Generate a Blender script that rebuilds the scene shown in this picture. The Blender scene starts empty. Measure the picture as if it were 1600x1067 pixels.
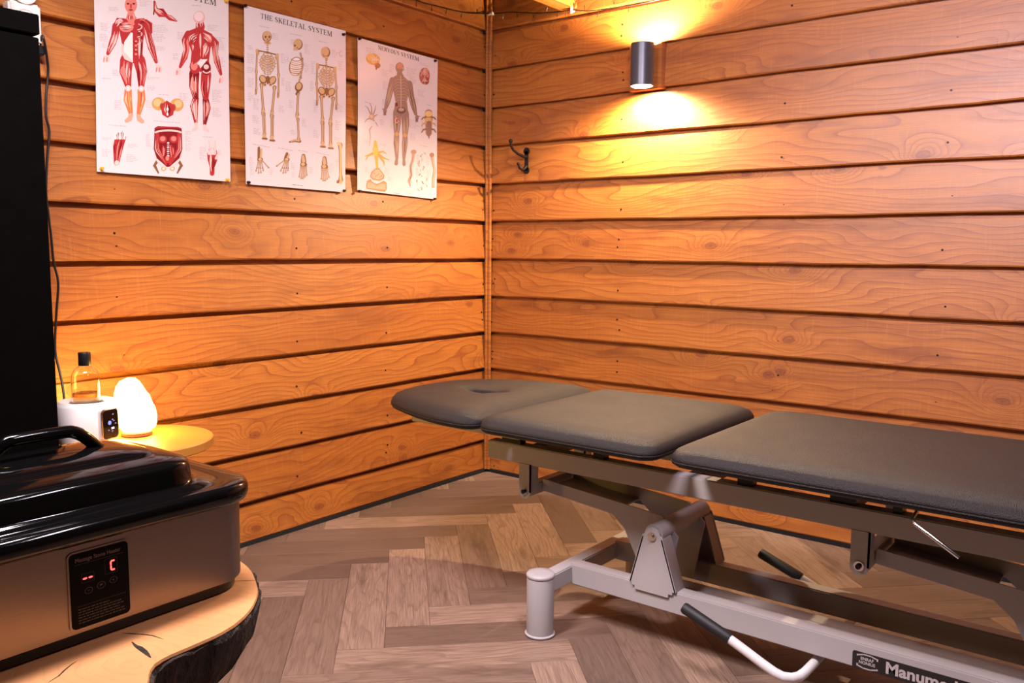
import bpy, bmesh, math, random
from mathutils import Vector, Matrix
from math import sin, cos, pi, radians, sqrt
random.seed(7)
S = bpy.context.scene
COL = S.collection

# ------------------------------------------------------------------ camera, world, lights, exposure
FPX, YAW, PITCH, ROLL = 1334.86, -0.66032, 0.107847, 0.007468
CAM = Vector((2.6012, -3.15345, 1.08165))
fw = Vector((sin(YAW) * cos(PITCH), cos(YAW) * cos(PITCH), -sin(PITCH)))
r0 = Vector((cos(YAW), -sin(YAW), 0)); u0 = r0.cross(fw)
rt = r0 * cos(ROLL) + u0 * sin(ROLL); up = -r0 * sin(ROLL) + u0 * cos(ROLL)
cd = bpy.data.cameras.new('camera'); cam = bpy.data.objects.new('camera', cd); COL.objects.link(cam)
cd.sensor_width = 36.0; cd.lens = FPX * 36.0 / 1600.0; cd.clip_start = 0.02
m = Matrix((rt, up, -fw)).transposed().to_4x4(); m.translation = CAM
cam.matrix_world = m
S.camera = cam

w = bpy.data.worlds.new('world'); S.world = w; w.use_nodes = True
w.node_tree.nodes['Background'].inputs[0].default_value = (0.006, 0.006, 0.007, 1)
w.node_tree.nodes['Background'].inputs[1].default_value = 1.0
S.view_settings.view_transform = 'Standard'; S.view_settings.look = 'None'
S.view_settings.gamma = 1.0; S.view_settings.use_curve_mapping = False
S.view_settings.exposure = 0.0
try:
    S.cycles.use_denoising = True
    S.cycles.sample_clamp_indirect = 6.0
    S.cycles.max_bounces = 8
except Exception:
    pass

def area(name, loc, target, size, power, col, sy=None, spread=180):
    d = bpy.data.lights.new(name, 'AREA'); d.energy = power; d.color = col
    d.shape = 'RECTANGLE'; d.size = size; d.size_y = sy or size; d.spread = radians(spread)
    o = bpy.data.objects.new(name, d); COL.objects.link(o); o.location = loc
    o.rotation_euler = (Vector(target) - Vector(loc)).to_track_quat('-Z', 'Y').to_euler()
    return o
# ceiling luminaires of the room (neutral, slightly pink), outside the frame
area('ceiling_light', (1.15, -2.45, 2.2), (1.25, -2.2, 0), 0.22, 80, (1, .87, .89), sy=.7)
area('ceiling_light', (2.1, -1.9, 2.2), (2.2, 0, .9), 0.4, 84, (1, .84, .96), sy=.8)

# ------------------------------------------------------------------ helpers
def ray(px, py):
    return fw * FPX + rt * (px - 800) - up * (py - 533.5)
def onA(px, py, x=0.0):                     # photo point on the left wall plane
    d = ray(px, py); t = (x - CAM.x) / d.x; return CAM + d * t
def onB(px, py, y=0.0):                     # photo point on a plane parallel to the back wall
    d = ray(px, py); t = (y - CAM.y) / d.y; return CAM + d * t
def onZ(px, py, z):
    d = ray(px, py); t = (z - CAM.z) / d.z; return CAM + d * t

class MB:
    def __init__(s): s.v = []; s.f = []; s.c = []
    def add(s, vs, fs, col=None):
        b = len(s.v); s.v += [tuple(v) for v in vs]; s.f += [tuple(i + b for i in f) for f in fs]
        s.c += [col] * len(fs)
    def box(s, lo, hi):
        (a, b, c), (d, e, f) = lo, hi
        s.add([(a, b, c), (d, b, c), (d, e, c), (a, e, c), (a, b, f), (d, b, f), (d, e, f), (a, e, f)],
              [(0, 3, 2, 1), (4, 5, 6, 7), (0, 1, 5, 4), (1, 2, 6, 5), (2, 3, 7, 6), (3, 0, 4, 7)])
    def tube(s, path, r, n=10, caps=True, flat=None):
        P = [Vector(p) for p in path]; rs = r if isinstance(r, (list, tuple)) else [r] * len(P)
        N = None; vs = []
        for i, p in enumerate(P):
            t = (P[min(i + 1, len(P) - 1)] - P[max(i - 1, 0)]).normalized()
            if N is None:
                a = Vector((0, 0, 1)) if abs(t.z) < .9 else Vector((1, 0, 0))
                N = (a - t * a.dot(t)).normalized()
            else:
                N = (N - t * N.dot(t)).normalized()
            B = t.cross(N); k = flat or 1.0
            for j in range(n):
                an = 2 * pi * j / n
                vs.append(p + N * cos(an) * rs[i] * k + B * sin(an) * rs[i])
        fs = []
        for i in range(len(P) - 1):
            for j in range(n):
                a = i * n + j; b = i * n + (j + 1) % n
                fs.append((a, b, b + n, a + n))
        if caps:
            fs.append(tuple(reversed(range(n)))); fs.append(tuple(range((len(P) - 1) * n, len(P) * n)))
        s.add(vs, fs)
    def loft(s, rings, cap0=True, cap1=True):      # rings: lists of 3D points, same count
        n = len(rings[0]); vs = [p for r in rings for p in r]; fs = []
        for i in range(len(rings) - 1):
            for j in range(n):
                a = i * n + j; b = i * n + (j + 1) % n
                fs.append((a, b, b + n, a + n))
        if cap0: fs.append(tuple(reversed(range(n))))
        if cap1: fs.append(tuple(range((len(rings) - 1) * n, len(rings) * n)))
        s.add(vs, fs)
    def lathe(s, prof, c=(0, 0, 0), n=32, cap0=True, cap1=True):
        s.loft([[(c[0] + r * cos(2 * pi * j / n), c[1] + r * sin(2 * pi * j / n), c[2] + z) for j in range(n)] for r, z in prof], cap0, cap1)
    def prism(s, poly, axis, d0, d1):              # poly in the two other axes, extruded along axis
        def P(a, b, d):
            return {'x': (d, a, b), 'y': (a, d, b), 'z': (a, b, d)}[axis]
        s.loft([[P(a, b, d0) for a, b in poly], [P(a, b, d1) for a, b in poly]])
    def build(s, name, mat, parent=None, smooth=False, bevel=0, seg=2, loc=None):
        me = bpy.data.meshes.new(name); me.from_pydata(s.v, [], s.f)
        if any(c is not None for c in s.c):
            at = me.color_attributes.new('Col', 'FLOAT_COLOR', 'CORNER')
            for p in me.polygons:
                c = s.c[p.index] or (1, 1, 1)
                for li in p.loop_indices: at.data[li].color = (*c, 1)
            me.materials.append(mat); me.update()
        else:
            bm = bmesh.new(); bm.from_mesh(me)
            bmesh.ops.recalc_face_normals(bm, faces=bm.faces)
            if bevel:
                ed = [e for e in bm.edges if len(e.link_faces) == 2 and e.calc_face_angle(0) > .6]
                bmesh.ops.bevel(bm, geom=ed, offset=bevel, segments=seg, affect='EDGES', clamp_overlap=True)
            bm.to_mesh(me); bm.free(); me.materials.append(mat)
        if smooth:
            for p in me.polygons: p.use_smooth = True
            try: me.set_sharp_from_angle(angle=radians(smooth if smooth is not True else 50))
            except Exception: pass
        o = bpy.data.objects.new(name, me); COL.objects.link(o)
        if parent: o.parent = parent
        if loc: o.location = loc
        return o

def thing(name, label, cat, loc=(0, 0, 0), group=None):
    """An Empty at the thing's base; parts are built in local coordinates around it."""
    o = bpy.data.objects.new(name, None); COL.objects.link(o); o.location = loc; o.empty_display_size = .05
    return tag(o, label, cat, group)
def tag(o, label, cat, group=None):
    o['label'] = label; o['category'] = cat
    if group: o['group'] = group
    return o
def struct(o): o['kind'] = 'structure'; return o
def rrect(hx, hy, r, n=6, c=(0, 0)):
    pts = []
    for sx, sy, a0 in ((1, 1, 0), (-1, 1, 90), (-1, -1, 180), (1, -1, 270)):
        for k in range(n + 1):
            a = radians(a0 + 90 * k / n)
            pts.append((c[0] + sx * (hx - r) + r * cos(a), c[1] + sy * (hy - r) + r * sin(a)))
    return pts
def inset(poly, d):
    n = len(poly); out = []
    for i in range(n):
        a = Vector(poly[i - 1]); b = Vector(poly[i]); c = Vector(poly[(i + 1) % n])
        t = (c - a)
        if t.length < 1e-9: t = Vector((1, 0))
        t.normalize(); nrm = Vector((-t.y, t.x))        # left of travel = inside for CCW
        out.append((b.x + nrm.x * d, b.y + nrm.y * d))
    return out
def resample(poly, n):
    P = [Vector(p) for p in poly]; L = [0]
    for i in range(len(P)): L.append(L[-1] + (P[(i + 1) % len(P)] - P[i]).length)
    out = []; k = 0
    for j in range(n):
        s = L[-1] * j / n
        while L[k + 1] < s: k += 1
        f = (s - L[k]) / max(1e-9, L[k + 1] - L[k])
        q = P[k].lerp(P[(k + 1) % len(P)], f); out.append((q.x, q.y))
    return out
def smoothpoly(poly, it):
    for _ in range(it):
        n = len(poly); q = []
        for i in range(n):
            a, b = poly[i], poly[(i + 1) % n]
            q += [(a[0] * .75 + b[0] * .25, a[1] * .75 + b[1] * .25), (a[0] * .25 + b[0] * .75, a[1] * .25 + b[1] * .75)]
        poly = q
    return poly

# ------------------------------------------------------------------ materials
class G:                                            # tiny expression layer over shader nodes
    def __init__(s, name):
        s.m = bpy.data.materials.new(name); s.m.use_nodes = True; s.t = s.m.node_tree
        s.b = s.t.nodes['Principled BSDF']; s.out = s.t.nodes['Material Output']
    def put(s, sock, v):
        if isinstance(v, E_): s.t.links.new(v.o, sock)
        elif isinstance(v, bpy.types.NodeSocket): s.t.links.new(v, sock)
        elif v is not None:
            if isinstance(v, (tuple, list)) and len(v) == 3 and sock.type == 'RGBA': v = (*v, 1)
            sock.default_value = v
    def node(s, typ, out=0, props=None, **ins):
        n = s.t.nodes.new(typ)
        for k, v in (props or {}).items(): setattr(n, k, v)
        for k, v in ins.items(): s.put(n.inputs[int(k[1:]) if k[0] == '_' and k[1:].isdigit() else k.replace('_', ' ')], v)
        return E_(s, n.outputs[out])
    def math(s, op, a, b=None, c=None):
        n = s.t.nodes.new('ShaderNodeMath'); n.operation = op
        for i, v in enumerate((a, b, c)):
            if v is not None: s.put(n.inputs[i], v)
        return E_(s, n.outputs[0])
    def obj(s):
        o = s.node('ShaderNodeTexCoord', 3); n = s.t.nodes.new('ShaderNodeSeparateXYZ'); s.t.links.new(o.o, n.inputs[0])
        return E_(s, n.outputs[0]), E_(s, n.outputs[1]), E_(s, n.outputs[2])
    def rand(s): return s.node('ShaderNodeObjectInfo', 'Random')
    def vec(s, x, y, z=0.0): return s.node('ShaderNodeCombineXYZ', 0, None, X=x, Y=y, Z=z)
    def noise(s, v, scale=1.0, detail=2.0, rough=.5, out=0):
        return s.node('ShaderNodeTexNoise', out, None, Vector=v, Scale=scale, Detail=detail, Roughness=rough)
    def ramp(s, f, *stops):
        n = s.t.nodes.new('ShaderNodeValToRGB'); s.put(n.inputs[0], f); e = n.color_ramp.elements
        while len(e) < len(stops): e.new(.5)
        for el, (p, c) in zip(e, stops):
            el.position = p; el.color = (*c, 1) if isinstance(c, (tuple, list)) else (c, c, c, 1)
        return E_(s, n.outputs[0])
    def mix(s, f, a, b, mode='MIX'):
        n = s.t.nodes.new('ShaderNodeMix'); n.data_type = 'RGBA'; n.blend_type = mode
        s.put(n.inputs[0], f); s.put(n.inputs[6], a); s.put(n.inputs[7], b); return E_(s, n.outputs[2])
    def bump(s, h, strength=.2, dist=.01):
        n = s.t.nodes.new('ShaderNodeBump'); s.put(n.inputs['Height'], h)
        n.inputs['Strength'].default_value = strength; n.inputs['Distance'].default_value = dist
        s.t.links.new(n.outputs[0], s.b.inputs['Normal'])
    def fin(s, **k):
        for a, v in k.items(): s.put(s.b.inputs[a.replace('_', ' ')], v)
        return s.m
class E_:
    def __init__(s, g, o): s.g = g; s.o = o
    def __add__(s, b): return s.g.math('ADD', s, b)
    __radd__ = __add__
    def __mul__(s, b): return s.g.math('MULTIPLY', s, b)
    __rmul__ = __mul__
    def __sub__(s, b): return s.g.math('SUBTRACT', s, b)
    def __rsub__(s, b): return s.g.math('SUBTRACT', b, s)

def plain(name, col, rough=.5, metal=0.0, spec=.5, var=.08, scale=60, bump=0, **k):
    g = G(name); x, y, z = g.obj(); n = g.noise(g.vec(x, y, z), scale, 3)
    c = g.mix(n, tuple(v * (1 - var) for v in col), tuple(min(1, v * (1 + var)) for v in col))
    if bump: g.bump(n, bump, .002)
    g.fin(Base_Color=c, Roughness=rough, Metallic=metal)
    g.b.inputs['Specular IOR Level'].default_value = spec
    for a, v in k.items(): g.put(g.b.inputs[a.replace('_', ' ')], v)
    return g.m

def board_mat():
    g = G('larch_boards'); x, y, z = g.obj(); R = g.rand()
    u = x + R * 41.0; v = z + R * 13.0
    n1 = g.noise(g.vec(u * 1.1, v * 4.0, R * 9.0), 1.0, 2.0, .45)
    n2 = g.noise(g.vec(u * 5.0, v * 14.0, R * 3.0), 1.0, 2.0)
    # knots: sparse stretched cells
    vor = g.t.nodes.new('ShaderNodeTexVoronoi'); vor.voronoi_dimensions = '2D'
    g.put(vor.inputs['Vector'], g.vec(u * 2.9 + n2 * .16, v * 5.0 + n2 * .12)); vor.inputs['Scale'].default_value = 1.0
    d = E_(g, vor.outputs['Distance']); sep = g.t.nodes.new('ShaderNodeSeparateColor')
    g.t.links.new(vor.outputs['Color'], sep.inputs[0]); pick = g.math('GREATER_THAN', E_(g, sep.outputs[0]), .58)
    infl = g.math('POWER', 2.718, d * d * -24.0) * pick
    h = v * 10.0 + n1 * 5.0 + infl * 1.5 + n2 * .22
    lines = g.math('FRACT', h * 3.6)
    late = g.ramp(lines, (0.0, .0), (.5, .10), (.84, .50), (.94, 1.0), (1.0, .0))
    fib = g.noise(g.vec(u * 6.0, v * 260.0, R), 1.0, 3.0, .6)
    fib2 = g.noise(g.vec(u * 160.0, v * 9.0, R), 1.0, 2.0, .6)
    tone = g.noise(g.vec(u * .9, v * 3.0, R * 5.0), 1.0, 3.0, .6)
    base = g.mix(g.ramp(tone, (.3, 0.0), (.75, 1.0)), (.50, .172, .020), (.31, .086, .008))
    base = g.mix(R, base, g.mix(.5, base, (.57, .225, .042)))
    c = g.mix(late * .88, base, (.22, .050, .008))
    c = g.mix(g.ramp(fib, (.36, .6), (.66, 0.0)), c, (.27, .070, .013))
    c = g.mix(g.ramp(fib2, (.55, 0.0), (.85, .22)), c, (.60, .27, .085))
    core = g.ramp(d, (0.0, 1.0), (.03, .65), (.046, .6), (.056, 1.0), (.066, .3), (.11, 0.0)) * pick
    c = g.mix(core * .95, c, (.18, .04, .010))
    # resin stains
    st = g.noise(g.vec(u * 2.2, v * 11.0, 4.0 + R), 1.0, 4.0, .65)
    c = g.mix(g.ramp(st, (.52, 0.0), (.72, .75)), c, (.20, .050, .009))
    g.bump(late * .5 + fib * .6 + core, .12, .003)
    return g.fin(Base_Color=c, Roughness=g.ramp(fib, (.3, .40), (.7, .52)), Coat_Weight=.38, Coat_Roughness=.42)

def plank_mat():
    g = G('oak_vinyl_planks'); x, y, z = g.obj(); R = g.rand()
    u = x + R * 57.0; v = y + R * 23.0
    n1 = g.noise(g.vec(u * 2.0, v * 9.0, R * 7.0), 1.0, 2.0)
    lines = g.math('FRACT', v * 22.0 + n1 * 9.0)
    late = g.ramp(lines, (0.0, .1), (.6, .25), (.9, .9), (1.0, .1))
    fib = g.noise(g.vec(u * 9.0, v * 330.0, R), 1.0, 4.0, .7)
    blot = g.noise(g.vec(u * 2.6, v * 12.0, R * 2.0), 1.0, 4.0, .65)
    base = g.mix(g.ramp(R, (.1, 0.0), (.95, 1.0)), (.14, .088, .064), (.40, .265, .190))
    c = g.mix(late * .45, base, (.11, .068, .046))
    c = g.mix(g.ramp(fib, (.32, .7), (.62, 0.0)), c, (.085, .052, .036))
    c = g.mix(g.ramp(blot, (.54, 0.0), (.74, .75)), c, (.075, .045, .03))
    g.bump(fib, .08, .002)
    return g.fin(Base_Color=c, Roughness=g.ramp(fib, (.3, .42), (.7, .55)))

def slice_mat():
    g = G('poplar_end_grain'); x, y, z = g.obj()
    n = g.noise(g.vec(x, y, 0.0), 5.0, 4.0, .55); n2 = g.noise(g.vec(x, y, 2.0), 26.0, 3.0)
    dx = x - .27; dy = y - .02
    r = g.math('SQRT', dx * dx + dy * dy * 1.3) + n * .12 + n2 * .006
    l = g.math('FRACT', r * 46.0); ring = g.ramp(l, (0.0, 0.0), (.75, .15), (.95, .8), (1.0, 0.0))
    c = g.mix(n, (.60, .295, .115), (.42, .175, .058))
    c = g.mix(ring * .35, c, (.30, .13, .045))
    c = g.mix(g.ramp(n2, (.58, 0.0), (.8, .4)), c, (.40, .19, .08))
    g.bump(n2, .1, .003)
    return g.fin(Base_Color=c, Roughness=.55)
def bark_mat():
    g = G('bark'); x, y, z = g.obj()
    n = g.noise(g.vec(x * 40.0, y * 40.0, z * 16.0), 1.0, 5.0, .7)
    c = g.ramp(n, (.35, (.006, .004, .003)), (.62, (.03, .016, .010)), (.80, (.16, .075, .035)))
    g.bump(n, 1.0, .02)
    return g.fin(Base_Color=c, Roughness=.9)
def leather_mat():
    g = G('charcoal_leather'); x, y, z = g.obj(); v = g.vec(x, y, z)
    n = g.noise(v, 420.0, 4.0, .6); n2 = g.noise(v, 5.0, 3.0)
    vo = g.node('ShaderNodeTexVoronoi', 0, None, Vector=v, Scale=620.0)
    c = g.mix(n2, (.011, .0088, .0088), (.020, .0155, .0145))
    g.bump(vo * .7 + n * .6 + n2 * 2.0, .5, .004); g.b.inputs['Specular IOR Level'].default_value = .32
    return g.fin(Base_Color=c, Roughness=g.ramp(n2, (.3, .46), (.7, .56)))
def steel_mat():
    g = G('brushed_steel'); x, y, z = g.obj()
    n = g.noise(g.vec(x * 6.0, y * 6.0, z * 700.0), 1.0, 3.0, .6)
    g.bump(n, .02, .001)
    g.b.inputs['Anisotropic'].default_value = .4
    return g.fin(Base_Color=g.mix(n, (.24, .19, .165), (.32, .26, .23)), Metallic=1.0, Roughness=g.ramp(n, (.3, .32), (.7, .38)))
def vcol_mat(name, rough=.35):
    g = G(name); a = g.node('ShaderNodeVertexColor', 0, {'layer_name': 'Col'})
    return g.fin(Base_Color=a, Roughness=rough)
def glow(name, col, strength):
    g = G(name); g.put(g.b.inputs['Base Color'], (0, 0, 0)); g.put(g.b.inputs['Emission Color'], col)
    g.b.inputs['Emission Strength'].default_value = strength; g.b.inputs['Roughness'].default_value = .6
    return g.m
def salt_mat():
    g = G('lit_salt_crystal'); x, y, z = g.obj(); n = g.noise(g.vec(x, y, z), 18.0, 4.0, .6)
    c = g.mix(n, (1.0, .56, .075), (1.0, .64, .125))
    g.put(g.b.inputs['Emission Color'], c); g.b.inputs['Emission Strength'].default_value = 58.0
    return g.fin(Base_Color=(.9, .5, .3), Roughness=.5)
def glass_mat(name, col, rough=0.0, ior=1.45):
    g = G(name); g.b.inputs['Transmission Weight'].default_value = 1.0; g.b.inputs['IOR'].default_value = ior
    return g.fin(Base_Color=col, Roughness=rough)

M_BOARD = board_mat(); M_PLANK = plank_mat(); M_LEATHER = leather_mat(); M_STEEL = steel_mat()
M_SLICE = slice_mat(); M_BARK = bark_mat()
M_DARK = plain('dark_gap', (.006, .005, .005), .9)
M_FRAME = plain('grey_powder_coat', (.41, .377, .375), .42, var=.06, scale=900, bump=.05)
M_BLACKPL = plain('black_plastic', (.008, .008, .009), .35)
M_RUBBER = plain('black_rubber', (.007, .007, .008), .6, bump=.2, scale=300)
M_WHITEPL = plain('white_plastic', (.80, .74, .72), .35, var=.02)
M_WHITEPC = plain('white_coated_tube', (.66, .63, .62), .3, var=.02)
M_CHROME = plain('chrome', (.75, .72, .70), .18, 1.0, var=.03)
M_ENAMEL = plain('black_enamel', (.002, .002, .0022), .08, spec=.45)
M_CABINET = plain('black_stained_wood', (.0016, .0013, .0013), .8, spec=.02, var=.4, scale=25)
M_PAPER = plain('poster_paper', (.70, .635, .645), .22, var=.01)
M_PRINT = vcol_mat('poster_print', .25)
M_IRON = plain('dark_iron', (.02, .015, .013), .45, .6)
M_LAMPGREY = plain('anthracite_metal', (.10, .105, .125), .38, .55)
M_TABLETOP = plain('oak_veneer', (.42, .175, .028), .45, var=.12, scale=8)
M_LEGWOOD = plain('red_brown_wood', (.16, .06, .03), .5)
M_YELLOW = plain('yellow_plastic', (.70, .38, .02), .35)

M_DARKSHELL = plain('bounce_damping_dark', (.035, .022, .016), .6, var=.3, scale=6)  # unseen walls and ceiling, made dark to reduce fill light
# ------------------------------------------------------------------ room shell
RX, RY, CZ = 4.3, 4.6, 2.26
EXPO, ZT = 0.175, 1.2108
def board_mesh(length, zb, seed, low=None, step=.0155):
    """Feather-edge board: thick proud lower edge, thin upper edge tucked under the board above."""
    rnd = random.Random(seed); H = .192; nseg = 36; mb = MB(); rings = []
    ph = [rnd.uniform(0, 6.28) for _ in range(4)]
    for i in range(nseg + 1):
        x = length * i / nseg
        wv = .0012 * sin(3.1 * x + ph[0]) + .0009 * sin(9.7 * x + ph[1]) + .0006 * sin(27 * x + ph[2])
        b = (low if low is not None else 0.0) + wv
        fy = .0012 * sin(2.2 * x + ph[3])
        rings.append([(x, .040, b), (x, .003 + fy, b), (x, fy, b + .005), (x, step + fy * .3, .1575), (x, step + .018, .159), (x, step + .019, H), (x, .040, H)])
    mb.loft(rings); return mb
def wall(name, loc, rotz, length, seedbase, nail_x, step):
    wmb = MB(); wmb.box((0, .041, 0), (length, .06, CZ + .1))
    root = struct(wmb.build(name, M_DARK)); root.location = loc; root.rotation_euler = (0, 0, rotz)
    nails = MB(); rnd = random.Random(seedbase)
    for k in range(-6, 8):
        zb = ZT - k * EXPO
        if k == 7: mb = board_mesh(length, zb, seedbase + k, .030, step)
        else: mb = board_mesh(length, zb, seedbase + k, None, step)
        o = mb.build('board', M_BOARD, root); o.location = (0, 0, zb)
        for nx in nail_x:
            for dz in ((.05,) if rnd.random() < .75 else (.05, .09)):
                a = (nx + rnd.uniform(-.012, .012)); h = dz + rnd.uniform(-.012, .012)
                if zb + h < .03: continue
                yy = step * (h / .166) - .0008
                ring = [(a + .0042 * cos(t * pi / 3), yy, zb + h + .0042 * sin(t * pi / 3)) for t in range(6)]
                ring2 = [(p[0], p[1] + .004, p[2]) for p in ring]
                nails.loft([ring, ring2])
    n = nails.build('nail', M_IRON, root); n['kind'] = 'stuff'
    return root
wall('wall_left', (0, -RY, 0), pi / 2, RY, 100, [RY - .02, RY - .66, RY - 1.12, RY - 1.80, RY - 2.5], .0155)
wall('wall_back', (0, 0, 0), 0, RX, 200, [.035, .72, 1.42, 1.98, 2.6], .0095)
# the two walls behind the camera, never in view: plain boarded panels, darkened to cut bounce light
mb = MB(); mb.box((RX, -RY, 0), (RX + .05, 0, CZ)); struct(mb.build('wall_right', M_DARKSHELL))
mb = MB(); mb.box((0, -RY - .05, 0), (RX, -RY, CZ)); struct(mb.build('wall_front', M_DARKSHELL))
mb = MB(); mb.box((-.05, -RY - .05, CZ), (RX + .05, .05, CZ + .05)); struct(mb.build('ceiling', M_DARKSHELL))
# corner batten and black strips standing in for the shadow gap along the floor
mb = MB(); mb.box((0.001, -.021, .016), (.011, -.001, CZ)); mb.box((.012, -.014, .016), (.026, -.001, CZ))
struct(mb.build('trim_1', M_BOARD, bevel=.001, seg=1))
mb = MB(); mb.box((-.012, -RY, 0), (.001, -.0, .016)); struct(mb.build('shadow_gap_left', M_DARK))
mb = MB(); mb.box((0.002, -.001, 0), (RX, .012, .016)); struct(mb.build('shadow_gap_back', M_DARK))
# rafter and wall plate seen at the top edge
mb = MB(); mb.box((.415, -2.2, 2.105), (.492, 0.0, CZ)); struct(mb.build('trim_2', M_BOARD, bevel=.002, seg=1))

# floor: herringbone planks
fl = MB(); fl.box((-.05, -RY - .05, -.05), (RX + .05, .05, -.004)); FLOOR = struct(fl.build('floor', M_DARK))
W_, L_ = .1275, .6375
S0, T0 = -.5795, 1.184
def clip(poly, f):
    out = []
    for i in range(len(poly)):
        a, b = poly[i], poly[(i + 1) % len(poly)]; fa, fb = f(a), f(b)
        if fa >= 0: out.append(a)
        if (fa >= 0) != (fb >= 0):
            t = fa / (fa - fb); out.append((a[0] + (b[0] - a[0]) * t, a[1] + (b[1] - a[1]) * t))
    return out
q2 = 1 / sqrt(2)
def st2w(s, t): return (t * q2 + s * q2, -t * q2 + s * q2)
nplank = 0
for i in range(-60, 61):
    for mm in range(-8, 9):
        for kind in (0, 1):
            s = S0 + i * W_; t = T0 - i * W_ + 2 * L_ * mm
            if kind == 0: a, b = (s, t), (W_, L_)
            else: a, b = (s, t + L_), (L_, W_)
            g_ = .0004
            quad = [(a[0] + g_, a[1] + g_), (a[0] + b[0] - g_, a[1] + g_), (a[0] + b[0] - g_, a[1] + b[1] - g_), (a[0] + g_, a[1] + b[1] - g_)]
            P = [st2w(*q) for q in quad]
            for f in (lambda p: p[0], lambda p: RX - p[0], lambda p: -p[1], lambda p: p[1] + RY):
                if P: P = clip(P, f)
            if len(P) < 3: continue
            ar = abs(sum(P[j][0] * P[(j + 1) % len(P)][1] - P[(j + 1) % len(P)][0] * P[j][1] for j in range(len(P)))) / 2
            if ar < .0006: continue
            c = st2w(a[0] + b[0] / 2, a[1] + b[1] / 2); ang = -pi / 4 if kind == 0 else pi / 4
            loc = [((p[0] - c[0]) * cos(-ang) - (p[1] - c[1]) * sin(-ang), (p[0] - c[0]) * sin(-ang) + (p[1] - c[1]) * cos(-ang)) for p in P]
            if sum(loc[j][0] * loc[(j + 1) % len(loc)][1] - loc[(j + 1) % len(loc)][0] * loc[j][1] for j in range(len(loc))) < 0: loc.reverse()
            mb = MB(); mb.loft([[(x, y, -.004) for x, y in loc], [(x, y, -.0003) for x, y in loc], [(x, y, 0) for x, y in inset(loc, .0003)]], cap0=False)
            o = mb.build('plank', M_PLANK, FLOOR); o.location = (c[0], c[1], 0); o.rotation_euler = (0, 0, ang); nplank += 1
print('planks', nplank)

# ------------------------------------------------------------------ massage table
YC = -1.0
MT = thing('massage_table', 'grey leather massage table with a face hole on a grey metal frame', 'massage table', (0, 0, 0))
def cushion(name, outline, zb, hole=None, th=.058):
    N = 128
    out = resample(outline, N)
    prof = [(.030, .0), (.010, .001), (.002, .006), (.0, .012), (.0015, .0135), (.0005, .015), (-.001, .021), (.003, .030), (.011, .039), (.024, .047), (.042, .0525), (.064, .0555), (.085, .0568)]
    rings = []
    for d, z in prof:
        p = inset(out, d) if d < .012 else None
        if p is None:
            cx = sum(q[0] for q in out) / N; cy = sum(q[1] for q in out) / N
            hx = max(q[0] for q in out) - cx; hy = max(q[1] for q in out) - cy
            p = [(cx + (q[0] - cx) * (1 - d / hx), cy + (q[1] - cy) * (1 - d / hy)) for q in out]
        rings.append([(x, y, zb + z) for x, y in p])
    last = rings[-1]; cx = sum(q[0] for q in out) / N; cy = sum(q[1] for q in out) / N
    if hole:
        hx, hy, ha, hb = hole; K = 14
        # ring points pair up by angle around the hole
        tgt = []
        for q in last:
            an = math.atan2((q[1] - hy) / hb * .35, (q[0] - hx) / ha * .35); tgt.append((hx + ha * cos(an), hy + hb * sin(an)))
        for k in range(1, K + 1):
            f = k / K
            z = zb + .0568 + .003 * sin(pi * min(1, f * 1.1)) - .010 * max(0, f - .62) ** 2 / .1444
            rings.append([(q[0] + (g_[0] - q[0]) * f, q[1] + (g_[1] - q[1]) * f, z) for q, g_ in zip(last, tgt)])
        for s_, dz in ((.93, -.018), (.85, -.030), (.84, -.055)):
            rings.append([(hx + (g_[0] - hx) * s_, hy + (g_[1] - hy) * s_, zb + .0568 + dz) for g_ in tgt])
    else:
        for k in range(1, 9):
            f = 1 - k / 8.5
            rings.append([(cx + (q[0] - cx) * f, cy + (q[1] - cy) * f, zb + .0568 + .0035 * (1 - f * f)) for q in last])
    mb = MB(); mb.loft(rings); o = mb.build(name, M_LEATHER, MT, smooth=80)
    pm = MB(); ring = [(x, y, zb + .0135) for x, y in inset(out, -.0004)]; pm.tube(ring + [ring[0], ring[1]], .0018, 6, caps=False)
    pm.build('piping', M_LEATHER, o, smooth=True)
    pn = MB(); pn.prism(resample(inset(out, .075), 48), 'z', zb - .004, zb + .002); pn.build('base_board', M_BLACKPL, o)
    return o
ZB = .561
def spline_outline(pts): return smoothpoly(pts, 3)
head = [(1.042, -1.330), (1.042, -.655), (.90, -.655), (.75, -.695), (.60, -.765), (.535, -.86), (.512, -1.0), (.535, -1.14), (.60, -1.225), (.75, -1.288), (.90, -1.330)]
head = head[::-1]
def fillet(poly, r, n=6):
    out = []
    for i in range(len(poly)):
        a = Vector(poly[i - 1]); b = Vector(poly[i]); c = Vector(poly[(i + 1) % len(poly)])
        u = (a - b).normalized(); v = (c - b).normalized(); rr = min(r, (a - b).length * .45, (c - b).length * .45)
        p0 = b + u * rr; p2 = b + v * rr
        for k in range(n + 1):
            t = k / n; q = p0 * (1 - t) ** 2 + b * 2 * t * (1 - t) + p2 * t * t; out.append((q.x, q.y))
    return out
def ccw(p):
    a = sum(p[j][0] * p[(j + 1) % len(p)][1] - p[(j + 1) % len(p)][0] * p[j][1] for j in range(len(p)))
    return p if a > 0 else p[::-1]
c1 = cushion('headrest_cushion', ccw(fillet(head, .06)), ZB, hole=(.815, -.995, .075, .022))
c1['label'] = 'tapered headrest cushion with a slit for the face'
cushion('middle_cushion', ccw(rrect(.2850, .3385, .05, 8, (1.335, YC + .0065))), ZB)
cushion('leg_cushion', ccw(rrect(.595, .3385, .05, 8, (2.249, YC + .0065))), ZB)
def part(name, mat, parent=MT, smooth=False, bevel=0, **k):
    mb = MB(); k['f'](mb); return mb.build(name, mat, parent, smooth=smooth, bevel=bevel)
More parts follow.
